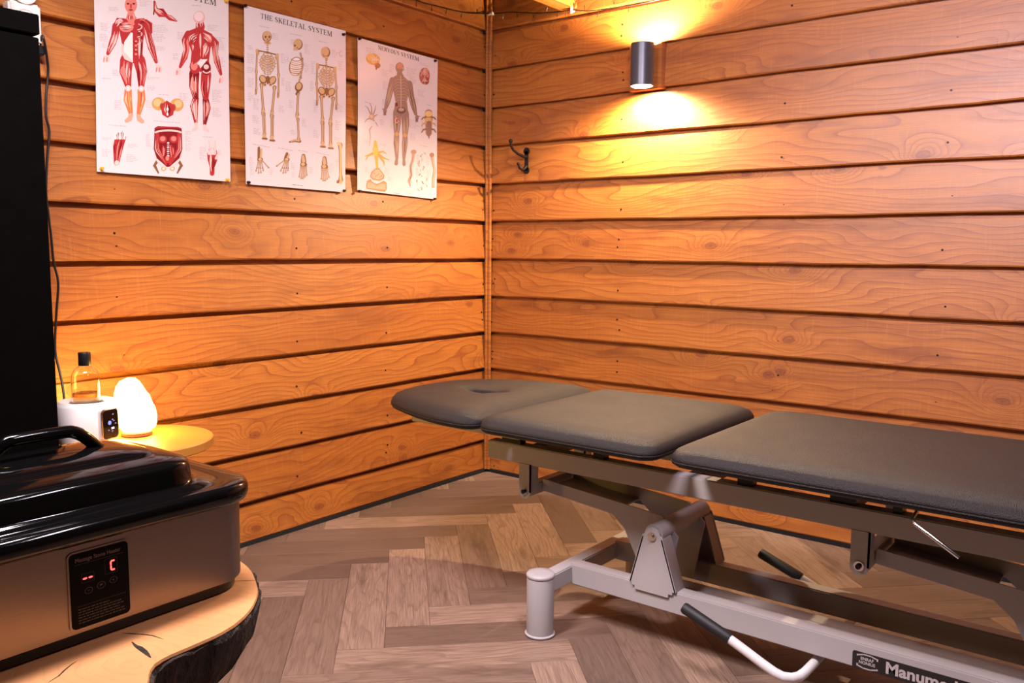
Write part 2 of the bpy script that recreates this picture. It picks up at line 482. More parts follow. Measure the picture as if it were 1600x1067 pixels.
Y1, Y2 = -1.15, -.85            # outer faces of the long rails
def rail(name, x0, x1, z0, z1, near):
    a, b = (Y1, Y1 + .045) if near else (Y2 - .045, Y2)
    return part(name, M_FRAME, bevel=.003, f=lambda m_: m_.box((x0, a, z0), (x1, b, z1)))
rail('upper_rail', .952, 2.86, .440, .495, True); rail('upper_rail', .952, 2.86, .458, .495, False)
base_rail = rail('base_rail', 1.262, 2.80, .113, .174, True); rail('base_rail', 1.262, 2.80, .113, .174, False)
for x in (1.10, 1.62, 2.0, 2.5):
    part('cross_member', M_BLACKPL, bevel=.002, f=lambda m_: m_.box((x - .02, Y1 + .05, .448), (x + .02, Y2 - .05, .490)))
# cushion carriers between rails and boards
for x0, x1 in ((1.00, 1.07), (1.33, 1.365), (1.76, 1.80), (1.99, 2.05), (2.13, 2.15)):
    for yy in (Y1 + .012, Y2 - .04):
        part('standoff', M_BLACKPL, f=lambda m_: m_.box((x0, yy, .495), (x1, yy + .028, ZB - .004)))
for yy in (-1.185, -.83):
    part('headrest_bar', M_FRAME, bevel=.002, f=lambda m_: m_.box((.66, yy, ZB - .040), (1.10, yy + .02, ZB - .011)))
# cross tubes of the base with the round feet
for x in (1.25, 2.81):
    part('base_crossbar', M_FRAME, bevel=.003, f=lambda m_: m_.box((x - .022, -1.245, .118), (x + .022, -.755, .168)))
    for y in (-1.275, -.725):
        mb = MB(); mb.lathe([(.037, .004), (.0385, .012), (.0385, .166), (.0375, .170)], (x, y, 0), 40)
        ft = mb.build('foot', M_FRAME, MT, smooth=True)
        mb = MB(); mb.lathe([(.0395, .171), (.0402, .173), (.0402, .177), (.037, .1805), (.02, .1815)], (x, y, 0), 40)
        cp = mb.build('foot_cap', M_FRAME, ft, smooth=True)
        mb = MB(); mb.lathe([(.041, .001), (.043, .003), (.043, .006), (.0395, .0085)], (x, y, 0), 40)
        mb.build('foot_ring', M_FRAME, ft, smooth=True)
# towers, brackets, arms, tie bar (parallel lift)
def tower(xp, near):
    y0 = Y1 - .006 if near else Y2 + .006
    s = 1 if near else -1
    th = .004 * s
    zt, zb = .315, .174
    poly = [(xp - .066, zb), (xp - .060, zb), (xp - .060, .166), (xp - .050, .166), (xp - .050, .156), (xp + .052, .156), (xp + .052, .166), (xp + .064, .166), (xp + .064, zb), (xp + .074, zb), (xp + .074, .180)]
    top = [(xp + .030, zt)] + [(xp + .024 * cos(radians(a)), zt + .024 * sin(radians(a))) for a in range(10, 171, 20)] + [(xp - .030, zt)]
    mb = MB(); mb.prism(poly + top + [(xp - .066, .180)], 'y', y0, y0 + th)
    # side flanges folded back
    for sx in (-1, 1):
        xa, xb = xp + sx * (.066 if sx < 0 else .074), xp + sx * .030
        d0, d1 = y0, y0 + s * .052
        vs = [(xa, d0, zb), (xb, d0, zt - .005), (xb, d1, zt - .005), (xa, d1, zb)]
        vs += [(x - sx * .004, y, z) for x, y, z in vs]
        mb.add(vs, [(0, 1, 2, 3), (7, 6, 5, 4), (0, 4, 5, 1), (1, 5, 6, 2), (2, 6, 7, 3), (3, 7, 4, 0)])
    o = mb.build('tower', M_FRAME, MT)
    mb = MB(); yb = y0 - .0005 * s
    mb.tube([(xp, yb, zt), (xp, yb - s * .003, zt)], .0125, 18); mb.build('washer', M_CHROME, o, smooth=True)
    mb = MB(); mb.tube([(xp, yb - s * .0035, zt), (xp, yb - s * .009, zt)], [.008, .006], 12); mb.build('bolt', M_CHROME, o, smooth=True)
def bracket(xp, near):
    y0 = Y1 - .001 if near else Y2 - .004
    poly = [(xp - .021, .442), (xp - .021, .357)] + [(xp + .021 * cos(radians(a)), .357 + .021 * sin(radians(a))) for a in range(180, 361, 20)] + [(xp + .021, .442)]
    mb = MB(); mb.prism(poly, 'y', y0, y0 + .005); mb.box((xp + .017, y0, .357), (xp + .021, y0 + .04, .442))
    o = mb.build('pivot_bracket', M_FRAME, MT)
    s = 1 if near else -1; yb = y0 if near else y0 + .005
    mb = MB(); mb.tube([(xp, yb, .359), (xp, yb - s * .003, .359)], .0115, 18); mb.build('washer', M_CHROME, o, smooth=True)
    mb = MB(); mb.tube([(xp, yb - s * .0035, .359), (xp, yb - s * .010, .359)], .0065, 8); mb.build('bolt', M_IRON, o, smooth=True)
for xp, xb in ((1.533, 1.098), (2.50, 2.067)):
    for near in (True, False):
        tower(xp, near); bracket(xb, near)
    part('pivot_tube', M_FRAME, smooth=True, f=lambda m_: m_.tube([(xp, Y1 + .003, .318), (xp, Y2 - .003, .318)], .027, 20))
    part('pivot_tube', M_FRAME, bevel=.002, f=lambda m_: m_.box((xb - .016, Y1 + .006, .343), (xb + .016, Y2 - .006, .377)))
    dx = xb - 1.098
    arm = [(1.118, .386), (1.525, .352), (1.575, .30), (1.545, .125), (1.495, .125), (1.405, .292), (1.365, .326), (1.118, .350)]
    for yy in (-1.085, -.92):
        part('lift_arm', M_FRAME, f=lambda m_: m_.prism([(a + dx, b) for a, b in arm], 'y', yy, yy + .005))
    part('lift_arm_web', M_FRAME, f=lambda m_: m_.prism([(1.118 + dx, .352), (1.36 + dx, .328), (1.36 + dx, .332), (1.118 + dx, .356)], 'y', -1.08, -.92))
part('tie_bar', M_FRAME, bevel=.003, f=lambda m_: m_.box((1.50, -1.075, .095), (2.52, -1.02, .140)))
part('tie_bar', M_FRAME, bevel=.003, f=lambda m_: m_.box((1.50, -1.012, .095), (2.52, -.96, .135)))
part('pump', M_BLACKPL, smooth=True, f=lambda m_: m_.tube([(1.72, -1.0, .09), (2.1, -1.0, .07)], .026, 16))
# foot levers on both sides
def lever(s):
    y = lambda d: YC - s * d
    path = [(1.795, y(.25), .143), (1.84, y(.25), .124), (1.885, y(.25), .104), (1.915, y(.25), .092), (1.935, y(.248), .0865), (1.953, y(.238), .085), (1.965, y(.222), .086), (1.970, y(.20), .088), (1.972, y(.14), .089), (1.972, y(0.03), .090)]
    mb = MB(); mb.tube(path, .0115, 14); o = mb.build('foot_lever', M_WHITEPC, MT, smooth=True)
    mb = MB(); mb.tube([(1.676, y(.25), .187), (1.681, y(.25), .185), (1.797, y(.25), .1422), (1.802, y(.25), .1402)], [.012, .0145, .0145, .0135], 14)
    g_ = mb.build('grip', M_RUBBER, o, smooth=40); g_['label'] = 'black rubber grip of the foot lever'
lever(1); lever(-1)
# release rod under the leg cushion
mb = MB(); mb.tube([(2.200, -1.20, ZB - .02), (2.213, -1.33, .545), (2.222, -1.345, .540), (2.305, -1.35, .492)], .0042, 10)
o = mb.build('release_rod', M_CHROME, MT, smooth=True)

def text_mesh(body, size, bold=0.0, ax='LEFT', sx=1.0):
    cu = bpy.data.curves.new('text', 'FONT'); cu.body = body; cu.size = size; cu.align_x = ax; cu.offset = bold
    cu.resolution_u = 3
    t = bpy.data.objects.new('text', cu); COL.objects.link(t)
    dg = bpy.context.evaluated_depsgraph_get(); dg.update()
    me = bpy.data.meshes.new_from_object(t.evaluated_get(dg)); bpy.data.objects.remove(t)
    vs = [(v.co.x * sx, v.co.y) for v in me.vertices]; fs = [tuple(p.vertices) for p in me.polygons]
    bpy.data.meshes.remove(me); return vs, fs
def put_text(body, size, fn, name, mat, parent, bold=0.0, ax='LEFT', sx=1.0):
    vs, fs = text_mesh(body, size, bold, ax, sx); mb = MB(); mb.add([fn(x, y) for x, y in vs], fs)
    o = mb.build(name, mat, parent); return o
# maker's plate on the near base rail
yf = Y1 - .0004
mb = MB(); mb.prism([(a, b) for a, b in rrect(.185, .0205, .005, 4, (2.248, .1345))], 'y', yf - .0006, yf + .0006)
plate = mb.build('name_plate', plain('black_label', (.012, .011, .011), .4), base_rail); plate['label'] = 'black label with white lettering on the base rail'
M_LABEL = plain('silver_print', (.46, .41, .40), .4)
yl = yf - .0009
for body, zc in (('ENRAF', .1370), ('NONIUS', .1275)):
    put_text(body, .0105, lambda x, y, zc=zc: (2.096 + x, yl, zc + y), 'lettering', M_LABEL, plate, .0003, 'CENTER', .92)
mb = MB()
def bar(p, q, wd):
    d = Vector((q[0] - p[0], q[1] - p[1])); n = Vector((-d.y, d.x)).normalized() * wd
    mb.add([(p[0] + n.x, yl, p[1] + n.y), (q[0] + n.x, yl, q[1] + n.y), (q[0] - n.x, yl, q[1] - n.y), (p[0] - n.x, yl, p[1] - n.y)], [(0, 1, 2, 3)])
for p, q in (((2.076, .1475), (2.088, .1510)), ((2.087, .1510), (2.105, .1510)), ((2.104, .1510), (2.117, .1475)), ((2.0745, .149), (2.0745, .1445)), ((2.1185, .149), (2.1185, .1425)),
             ((2.076, .1215), (2.088, .1180)), ((2.087, .1180), (2.105, .1180)), ((2.104, .1180), (2.117, .1215)), ((2.0745, .120), (2.0745, .1265)), ((2.1185, .120), (2.1185, .1245))):
    bar(p, q, .0016)
mb.build('logo', M_LABEL, plate)
put_text('Manumed', .038, lambda x, y: (2.136 + x, yl, .1225 + y), 'lettering', M_LABEL, plate, .0012)

# ------------------------------------------------------------------ posters
XP = .0035
class Art:                                       # flat print, drawn in pixels of a study crop, mapped to the wall plane
    def __init__(s, ox, oy, k): s.ox, s.oy, s.k = ox, oy, k; s.mb = MB(); s.rnd = random.Random(3)
    def w(s, x, y, lay): p = onA(s.ox + x * s.k, s.oy + y * s.k, XP); return (XP + wavy(p.y, p.z) + .0004 + lay * .00012, p.y, p.z)
    def poly(s, pts, col, lay=0):
        s.mb.add([s.w(x, y, lay) for x, y in pts], [tuple(range(len(pts)))], col)
    def limb(s, pts, rs, col, lay=0, caps=True):
        P = [Vector(p) for p in pts]; Lf = []; Rg = []
        rs = rs if isinstance(rs, (list, tuple)) else [rs] * len(P)
        for i, p in enumerate(P):
            t = (P[min(i + 1, len(P) - 1)] - P[max(i - 1, 0)]).normalized(); n = Vector((-t.y, t.x))
            Lf.append(p + n * rs[i]); Rg.append(p - n * rs[i])
        for i in range(len(P) - 1): s.poly([Lf[i], Lf[i + 1], Rg[i + 1], Rg[i]], col, lay)
        if caps:
            for i in (0, len(P) - 1): s.disc(P[i], rs[i], rs[i], col, lay - .3)
    def disc(s, c, rx, ry, col, lay=0, n=12, rot=0):
        cr, sr = cos(rot), sin(rot)
        s.poly([(c[0] + rx * cos(2 * pi * k / n) * cr - ry * sin(2 * pi * k / n) * sr, c[1] + rx * cos(2 * pi * k / n) * sr + ry * sin(2 * pi * k / n) * cr) for k in range(n)], col, lay)
    def arc(s, c, rx, ry, a0, a1, wd, col, lay=1, n=8):
        s.limb([(c[0] + rx * cos(radians(a0 + (a1 - a0) * k / n)), c[1] + ry * sin(radians(a0 + (a1 - a0) * k / n))) for k in range(n + 1)], wd, col, lay, caps=False)
    def fibres(s, pts, rs, cols, lay, n, wd):      # muscle strands running along a limb
        for j in range(n):
            f = (j + .5) / n * 2 - 1; f *= .85; a = s.rnd.uniform(0, .35); b = s.rnd.uniform(.65, 1)
            P = [Vector(p) for p in pts]; out = []
            m_ = 5
            for k in range(m_ + 1):
                t = (a + (b - a) * k / m_) * (len(P) - 1); i = min(int(t), len(P) - 2); q = P[i].lerp(P[i + 1], t - i)
                d = (P[i + 1] - P[i]).normalized(); r = rs[i] + (rs[i + 1] - rs[i]) * (t - i)
                out.append(q + Vector((-d.y, d.x)) * r * f * (1 - .25 * abs(2 * k / m_ - 1)))
            ws = [wd * sin(pi * (k + .4) / (m_ + .8)) for k in range(m_ + 1)]
            s.limb(out, ws, s.rnd.choice(cols), lay + .1 * (j % 5), caps=False)
    def caption(s, x, y, wd, rows, dy=9, col=(.55, .47, .48), th=1.4, sl=.23):
        for r_ in range(rows):
            a = x; e = x + wd * s.rnd.uniform(.55, 1)
            while a < e:
                b = min(e, a + s.rnd.uniform(8, 22)); yy = y + r_ * dy
                s.poly([(a, yy + (a - x) * sl - th), (b, yy + (b - x) * sl - th), (b, yy + (b - x) * sl + th), (a, yy + (a - x) * sl + th)], col, 0)
                a = b + 4
def wavy(y, z): return .0022 * sin(y * 9.0 + z * 2.2) + .0022 + .0012 * sin(z * 11.0 + y * 5)
# serif capitals from thick and thin strokes
GL = {'T': (.9, [((.45, 0), (.45, 1), 1), ((.02, 1), (.88, 1), 0), ((.02, 1), (.02, .80), 0), ((.88, 1), (.88, .80), 0), ((.25, 0), (.65, 0), 0)]),
      'H': (1.0, [((.2, 0), (.2, 1), 1), ((.8, 0), (.8, 1), 1), ((.2, .5), (.8, .5), 0), ((.04, 0), (.36, 0), 0), ((.64, 0), (.96, 0), 0), ((.04, 1), (.36, 1), 0), ((.64, 1), (.96, 1), 0)]),
      'E': (.82, [((.2, 0), (.2, 1), 1), ((.04, 0), (.76, 0), 0), ((.04, 1), (.72, 1), 0), ((.2, .52), (.58, .52), 0), ((.76, 0), (.76, .22), 0), ((.72, 1), (.72, .80), 0), ((.58, .40), (.58, .64), 0)]),
      'S': (.72, [((.62, .80), (.5, .97), 0), ((.5, .97), (.28, .97), 0), ((.28, .97), (.12, .82), 1), ((.12, .82), (.16, .64), 1), ((.16, .64), (.56, .40), 1), ((.56, .40), (.62, .2), 1), ((.62, .2), (.46, .03), 0), ((.46, .03), (.22, .03), 0), ((.22, .03), (.08, .22), 0)]),
      'K': (1.0, [((.2, 0), (.2, 1), 1), ((.22, .42), (.82, .98), 0), ((.42, .60), (.88, .02), 1), ((.04, 0), (.36, 0), 0), ((.04, 1), (.36, 1), 0), ((.68, 1), (.94, 1), 0), ((.74, 0), (1.0, 0), 0)]),
      'L': (.8, [((.2, 0), (.2, 1), 1), ((.04, 0), (.74, 0), 0), ((.04, 1), (.36, 1), 0), ((.74, 0), (.74, .24), 0)]),
      'A': (1.0, [((.12, 0), (.48, 1), 0), ((.48, 1), (.86, 0), 1), ((.26, .36), (.70, .36), 0), ((0, 0), (.26, 0), 0), ((.70, 0), (1.0, 0), 0)]),
      'Y': (.95, [((.12, 1), (.47, .48), 1), ((.82, 1), (.47, .48), 0), ((.47, 0), (.47, .5), 1), ((0, 1), (.26, 1), 0), ((.70, 1), (.94, 1), 0), ((.31, 0), (.63, 0), 0)]),
      'M': (1.2, [((.16, 0), (.2, 1), 0), ((.2, 1), (.6, .05), 1), ((.6, .05), (1.0, 1), 0), ((1.0, 1), (1.04, 0), 1), ((.02, 0), (.30, 0), 0), ((.88, 0), (1.18, 0), 0), ((.04, 1), (.24, 1), 0), ((.98, 1), (1.16, 1), 0)]),
      'N': (1.05, [((.2, 0), (.2, 1), 0), ((.2, 1), (.84, 0), 1), ((.84, 0), (.84, 1), 0), ((.04, 0), (.34, 0), 0), ((.04, 1), (.24, 1), 0), ((.70, 1), (.98, 1), 0)]),
      'R': (.95, [((.2, 0), (.2, 1), 1), ((.2, 1), (.55, .99), 0), ((.55, .99), (.72, .80), 1), ((.72, .80), (.60, .54), 1), ((.60, .54), (.2, .5), 0), ((.45, .52), (.86, .02), 1), ((.04, 0), (.36, 0), 0), ((.04, 1), (.3, 1), 0), ((.78, 0), (.96, 0), 0)]),
      'V': (1.0, [((.14, 1), (.5, 0), 1), ((.88, 1), (.5, 0), 0), ((0, 1), (.3, 1), 0), ((.74, 1), (1.0, 1), 0)]),
      'O': (1.0, [((.5 + .38 * cos(k * pi / 6), .5 + .47 * sin(k * pi / 6)), (.5 + .38 * cos((k + 1) * pi / 6), .5 + .47 * sin((k + 1) * pi / 6)), 1 if k in (0, 5, 6, 11, 1, 4, 7, 10) else 0) for k in range(12)]),
      'U': (1.0, [((.2, 1), (.2, .3), 1), ((.2, .3), (.34, .06), 1), ((.34, .06), (.62, .04), 0), ((.62, .04), (.78, .28), 0), ((.78, .28), (.78, 1), 0), ((.04, 1), (.36, 1), 0), ((.64, 1), (.92, 1), 0)]),
      'C': (.92, [((.8, .78), (.66, .95), 0), ((.66, .95), (.4, .96), 0), ((.4, .96), (.16, .74), 1), ((.16, .74), (.13, .3), 1), ((.13, .3), (.36, .04), 1), ((.36, .04), (.64, .04), 0), ((.64, .04), (.82, .24), 0), ((.8, .78), (.8, .97), 0)]),
      ' ': (.42, [])}
def title(art, text, p0, p1, h):                   # p0..p1 baseline in crop pixels
    tot = sum(GL[c][0] + .1 for c in text) - .1; k = 0; P0, P1 = Vector(p0), Vector(p1); d = (P1 - P0); u = d / tot
    upv = Vector((0, -h))
    for c in text:
        wd, st = GL[c]
        for a, b, thick in st:
            A_ = P0 + u * (k + a[0]) + upv * a[1]; B_ = P0 + u * (k + b[0]) + upv * b[1]
            r = h * (.075 if thick else .032); t = (B_ - A_)
            if t.length < 1e-6: continue
            t.normalize(); A_ -= t * r * .5; B_ += t * r * .5
            art.limb([A_, B_], r, (.03, .025, .04), .5 + thick * .2, caps=False)
        k += wd + .1
def sheet(root, cs):                                # four photo corners: top left, top right, bottom right, bottom left
    c = [onA(*q, XP) for q in cs]; n, m_ = 16, 20; mb = MB(); vs = []; fs = []
    for lay in (0, 1):
        for j in range(m_ + 1):
            for i in range(n + 1):
                a = c[0].lerp(c[1], i / n); b = c[3].lerp(c[2], i / n); p = a.lerp(b, j / m_)
                vs.append((XP + wavy(p.y, p.z) - lay * .0005, p.y, p.z))
    N = (n + 1) * (m_ + 1)
    for j in range(m_):
        for i in range(n):
            a = j * (n + 1) + i; q = (a, a + 1, a + n + 2, a + n + 1); fs.append(q); fs.append(tuple(N + k for k in reversed(q)))
    rim = [i for i in range(n + 1)] + [j * (n + 1) + n for j in range(1, m_ + 1)] + [m_ * (n + 1) + i for i in range(n - 1, -1, -1)] + [j * (n + 1) for j in range(m_ - 1, 0, -1)]
    for k in range(len(rim)): a, b = rim[k], rim[(k + 1) % len(rim)]; fs.append((a, b, b + N, a + N))
    mb.add(vs, fs); return mb.build('sheet', M_PAPER, root, smooth=True)
RED, DRED, PINK, PALE, TAN, DTAN, BONE, DBONE = (.42, .035, .04), (.20, .012, .018), (.72, .22, .18), (.80, .55, .50), (.62, .33, .10), (.30, .12, .04), (.60, .38, .20), (.22, .10, .045)
GREY = (.50, .42, .44)
# --- muscle chart
P1 = thing('wall_poster', 'muscle chart with red flayed figures, first poster from the dark cabinet', 'poster', (0, 0, 0), 'anatomy charts on the left wall')
sheet(P1, ((146, -42), (356.5, -2), (359, 284), (151.5, 268)))
a = Art(130, 0, .28103)
title(a, 'THE MUSCULAR SYSTEM', (160, -110), (737, 33), 36)
def muscle_limb(pts, rs, n=6, cols=(DRED, PINK, RED, PALE), lay=0, base=RED):
    a.limb(pts, rs, base, lay); a.fibres(pts, rs, cols, lay + 1, n, max(rs) * .13)
# front figure
muscle_limb([(225, 125), (200, 125), (184, 150)], [22, 30, 22], 5, lay=1)
muscle_limb([(300, 125), (325, 122), (345, 145)], [20, 22, 20], 4, lay=1)
muscle_limb([(182, 145), (172, 205), (160, 240), (135, 298)], [22, 20, 20, 10], 7)
muscle_limb([(345, 145), (362, 215), (376, 265), (402, 345)], [20, 19, 20, 9], 7)
for hx, hy in ((126, 322), (417, 378)):
    a.disc((hx, hy), 16, 16, PALE, 1)
    for k in range(4): a.limb([(hx - 12 + k * 8, hy), (hx - 15 + k * 9, hy + 20)], 3.5, PALE if k % 2 else PINK, 1.5)
a.poly([(196, 118), (335, 118), (342, 160), (330, 230), (326, 300), (336, 345), (278, 352), (210, 335), (214, 290), (212, 240), (200, 180)], RED, 0)
a.limb([(215, 250), (222, 290), (240, 318), (268, 342)], [6, 14, 18, 6], PALE, 1.2)
a.poly([(262, 180), (272, 185), (272, 340), (222, 285), (225, 235)], (.84, .76, .72), 1.5)
a.disc((238, 152), 40, 28, PINK, 1.3); a.fibres([(205, 150), (272, 150)], [24, 22], (RED, PALE, DRED), 1.6, 8, 2.6)
for k in range(5): a.arc((285, 150 + k * 20), 38, 18, -60, 70, 3, (PALE, DRED)[k % 2], 1.6)
for k in range(4): a.disc((290, 232 + k * 24), 13, 10, (DRED, RED)[k % 2], 1.4); a.disc((290, 230 + k * 24), 8, 6, PINK, 1.7)
a.fibres([(318, 200), (312, 330)], [16, 14], (PINK, DRED, PALE), 1.8, 6, 2.2)
muscle_limb([(345, 115), (368, 135), (372, 180)], [8, 14, 10], 4)
a.limb([(262, 85), (264, 112)], [22, 32], PINK, .5); a.fibres([(262, 80), (264, 112)], [20, 28], (DRED, PALE, RED), 1, 6, 2)
a.disc((262, 28), 34, 46, PINK, .6, 18); a.disc((246, 22), 8, 5, DRED, 1.3); a.disc((278, 22), 8, 5, DRED, 1.3); a.limb([(262, 26), (262, 44)], 4, RED, 1.3); a.disc((262, 56), 12, 4, DRED, 1.3)
muscle_limb([(238, 335), (232, 400), (246, 480)], [36, 34, 17], 11)
muscle_limb([(308, 338), (322, 400), (318, 482)], [34, 30, 16], 11)
for kx, ky in ((246, 492), (318, 494)): a.disc((kx, ky), 16, 18, PALE, 1.4); a.disc((kx, ky), 8, 10, (.8, .7, .66), 1.8)
CALF = ((.62, .20, .05), (.75, .40, .16), RED, PALE)
muscle_limb([(246, 505), (244, 555), (262, 635)], [20, 23, 11], 7, CALF, base=(.62, .20, .08))
muscle_limb([(318, 505), (320, 555), (303, 640)], [20, 22, 11], 7, CALF, base=(.62, .20, .08))
for f in ([(262, 640), (255, 662), (238, 672)], [(303, 645), (308, 664), (324, 676)]): a.limb(f, [12, 14, 11], (.72, .36, .24), 1)
# back figure
a.limb([(645, 120), (648, 150)], [20, 26], RED, .5); a.disc((642, 98), 33, 36, (.72, .42, .40), .8, 18); a.disc((640, 92), 26, 26, (.78, .64, .64), 1.1, 16); a.fibres([(642, 118), (646, 165)], [26, 22], (PALE, DRED, RED), 1.5, 7, 2)
a.poly([(585, 172), (640, 150), (715, 190), (724, 230), (706, 270), (698, 340), (708, 400), (600, 400), (594, 350), (600, 290), (578, 220)], RED, 0)
a.fibres([(648, 150), (650, 330)], [5, 4], ((.84, .74, .72), PALE), 1.8, 3, 3)
for sx in (-1, 1):
    a.fibres([(650 + sx * 8, 190), (650 + sx * 40, 210), (650 + sx * 58, 240)], [22, 26, 16], (PINK, DRED, PALE), 1.3, 8, 3)
    a.fibres([(650 + sx * 14, 330), (650 + sx * 26, 280), (650 + sx * 40, 240)], [10, 22, 20], (DRED, PINK, PALE), 1.2, 8, 3)
a.poly([(632, 300), (655, 330), (690, 330), (650, 380), (625, 345)], (.82, .70, .68), 1.5)
muscle_limb([(582, 190), (566, 225), (572, 275), (560, 320), (536, 372)], [20, 22, 16, 17, 8], 8)
muscle_limb([(712, 215), (732, 240), (734, 300), (744, 345), (765, 412)], [18, 22, 15, 17, 8], 8)
for hx, hy in ((526, 396), (768, 440)):
    a.disc((hx, hy), 15, 18, PALE, 1); a.limb([(hx - 8, hy), (hx - 10, hy + 18)], 4, PINK, 1.4); a.limb([(hx + 6, hy), (hx + 5, hy + 20)], 4, PALE, 1.4)
a.disc((620, 372), 32, 40, RED, 1.4); a.disc((614, 366), 20, 26, PINK, 1.7); a.disc((682, 380), 27, 38, DRED, 1.4); a.disc((682, 372), 15, 14, PALE, 1.7); a.arc((684, 392), 20, 14, 10, 170, 3.5, PALE, 1.9)
muscle_limb([(615, 410), (612, 480), (622, 545)], [29, 26, 16], 9, base=DRED, cols=(RED, PINK, PALE))
muscle_limb([(682, 415), (676, 490), (678, 550)], [29, 26, 16], 9)
muscle_limb([(622, 550), (612, 590), (622, 690)], [18, 23, 8], 7)
muscle_limb([(678, 555), (684, 600), (670, 700)], [18, 22, 8], 7, base=DRED, cols=(RED, PINK, PALE))
for f in ([(622, 690), (624, 712), (606, 722)], [(670, 700), (672, 718), (690, 728)]): a.limb(f, [9, 11, 7], PALE, 1)
# arm, pelvis, foot, abdomen, hand
muscle_limb([(392, 10), (398, 55), (430, 72), (462, 88)], [6, 12, 26, 8], 6); muscle_limb([(455, 88), (480, 100), (516, 118)], [8, 15, 4], 4)
a.limb([(392, 40), (388, 80)], [2, 4], DRED, 1)
for sx, c in ((-1, (414, 578)), (1, (516, 584))): a.disc(c, 38, 36, TAN, 0, 16); a.disc((c[0] + sx * 6, c[1] - 6), 22, 22, (.74, .50, .24), .7, 14); a.disc((c[0] - sx * 18, c[1] + 14), 12, 20, DTAN, .9)
a.poly([(424, 585), (460, 560), (506, 590), (494, 640), (463, 656), (434, 638)], RED, 1.2); a.fibres([(463, 570), (463, 650)], [30, 16], (DRED, PALE, PINK), 1.7, 7, 3); a.disc((463, 608), 6, 10, (.86, .8, .78), 2.4); a.disc((463, 636), 5, 9, (.86, .8, .78), 2.4)
muscle_limb([(206, 765), (192, 820), (185, 905)], [30, 28, 15], 8); a.disc((186, 905), 13, 14, PALE, 2.2)
for k in range(5): a.limb([(178 + k * 12, 770), (176 + k * 13, 732 - (k == 2) * 6 + abs(k - 3) * 4)], [6, 4], ((.78, .70, .70), (.5, .42, .44))[k % 2], 1.6)
a.poly([(392, 712), (410, 702), (520, 706), (542, 716), (546, 830), (530, 880), (468, 935), (405, 880), (388, 830)], DRED, 0)
a.arc((467, 740), 72, 14, 180, 360, 5, PALE, 1.5, 12); a.arc((467, 716), 70, 8, 180, 360, 3, RED, 1.4, 12)
for sx in (-1, 1):
    muscle_limb([(467 + sx * 60, 745), (467 + sx * 62, 830), (467 + sx * 10, 915)], [10, 14, 5], 5, lay=1)
    a.disc((467 + sx * 30, 775), 24, 22, RED, 1.2); a.disc((467 + sx * 30, 772), 15, 14, PINK, 1.6)
    a.fibres([(467 + sx * 20, 800), (467 + sx * 26, 890)], [18, 10], (RED, PINK, DRED), 1.9, 5, 3.5)
    a.limb([(467 + sx * 62, 900), (467 + sx * 74, 920), (467 + sx * 52, 962)], [8, 9, 4], DBONE, .6); a.disc((467 + sx * 24, 938), 15, 13, BONE, .8); a.disc((467 + sx * 24, 938), 7, 6, (.85, .78, .7), 1.2)
a.arc((467, 820), 80, 112, 20, 160, 3, PALE, 2, 16)
for k in range(7): a.disc((467, 795 + k * 12), 7, 4.5, ((.72, .62, .66), (.45, .32, .38))[k % 2], 2.5)
a.disc((467, 885), 18, 24, RED, 2.3); a.disc((463, 880), 9, 14, PINK, 2.7)
muscle_limb([(712, 965), (712, 930), (714, 890), (712, 850)], [13, 14, 27, 29], 8)
for k, (x, y) in enumerate(((672, 800), (690, 782), (706, 774), (726, 784))): a.limb([(694 + k * 11, 855), (x + 3, y)], [7, 4], ((.78, .60, .60), PALE)[k % 2], 1.6)
a.limb([(735, 880), (754, 838)], [8, 4], PALE, 1.6)
for (x, y, wd, r_) in ((140, 40, 60, 3), (95, 130, 55, 5), (90, 190, 50, 5), (100, 245, 40, 3), (310, 5, 60, 4), (385, 140, 90, 5), (385, 190, 80, 5), (400, 260, 70, 3), (350, 430, 70, 2), (350, 480, 60, 3), (160, 390, 40, 4), (100, 435, 80, 1), (170, 560, 50, 6), (345, 560, 30, 5), (690, 140, 70, 4), (735, 210, 60, 8), (740, 320, 50, 6), (715, 500, 60, 8), (715, 600, 55, 6), (520, 180, 45, 5), (495, 300, 40, 4), (530, 520, 60, 5), (105, 765, 50, 2), (105, 830, 55, 5), (245, 800, 60, 3), (240, 860, 60, 5), (345, 750, 30, 8), (560, 730, 40, 7), (560, 800, 35, 5), (640, 820, 40, 8), (735, 850, 50, 2), (600, 30, 80, 1), (140, 695, 130, 1), (660, 760, 100, 1), (415, 525, 80, 1), (385, 672, 165, 1)):
    a.caption(x, y, wd, r_, th=1.8 if r_ == 1 else 1.3, sl=.08, col=GREY)
a.mb.build('printed_figures', M_PRINT, P1)
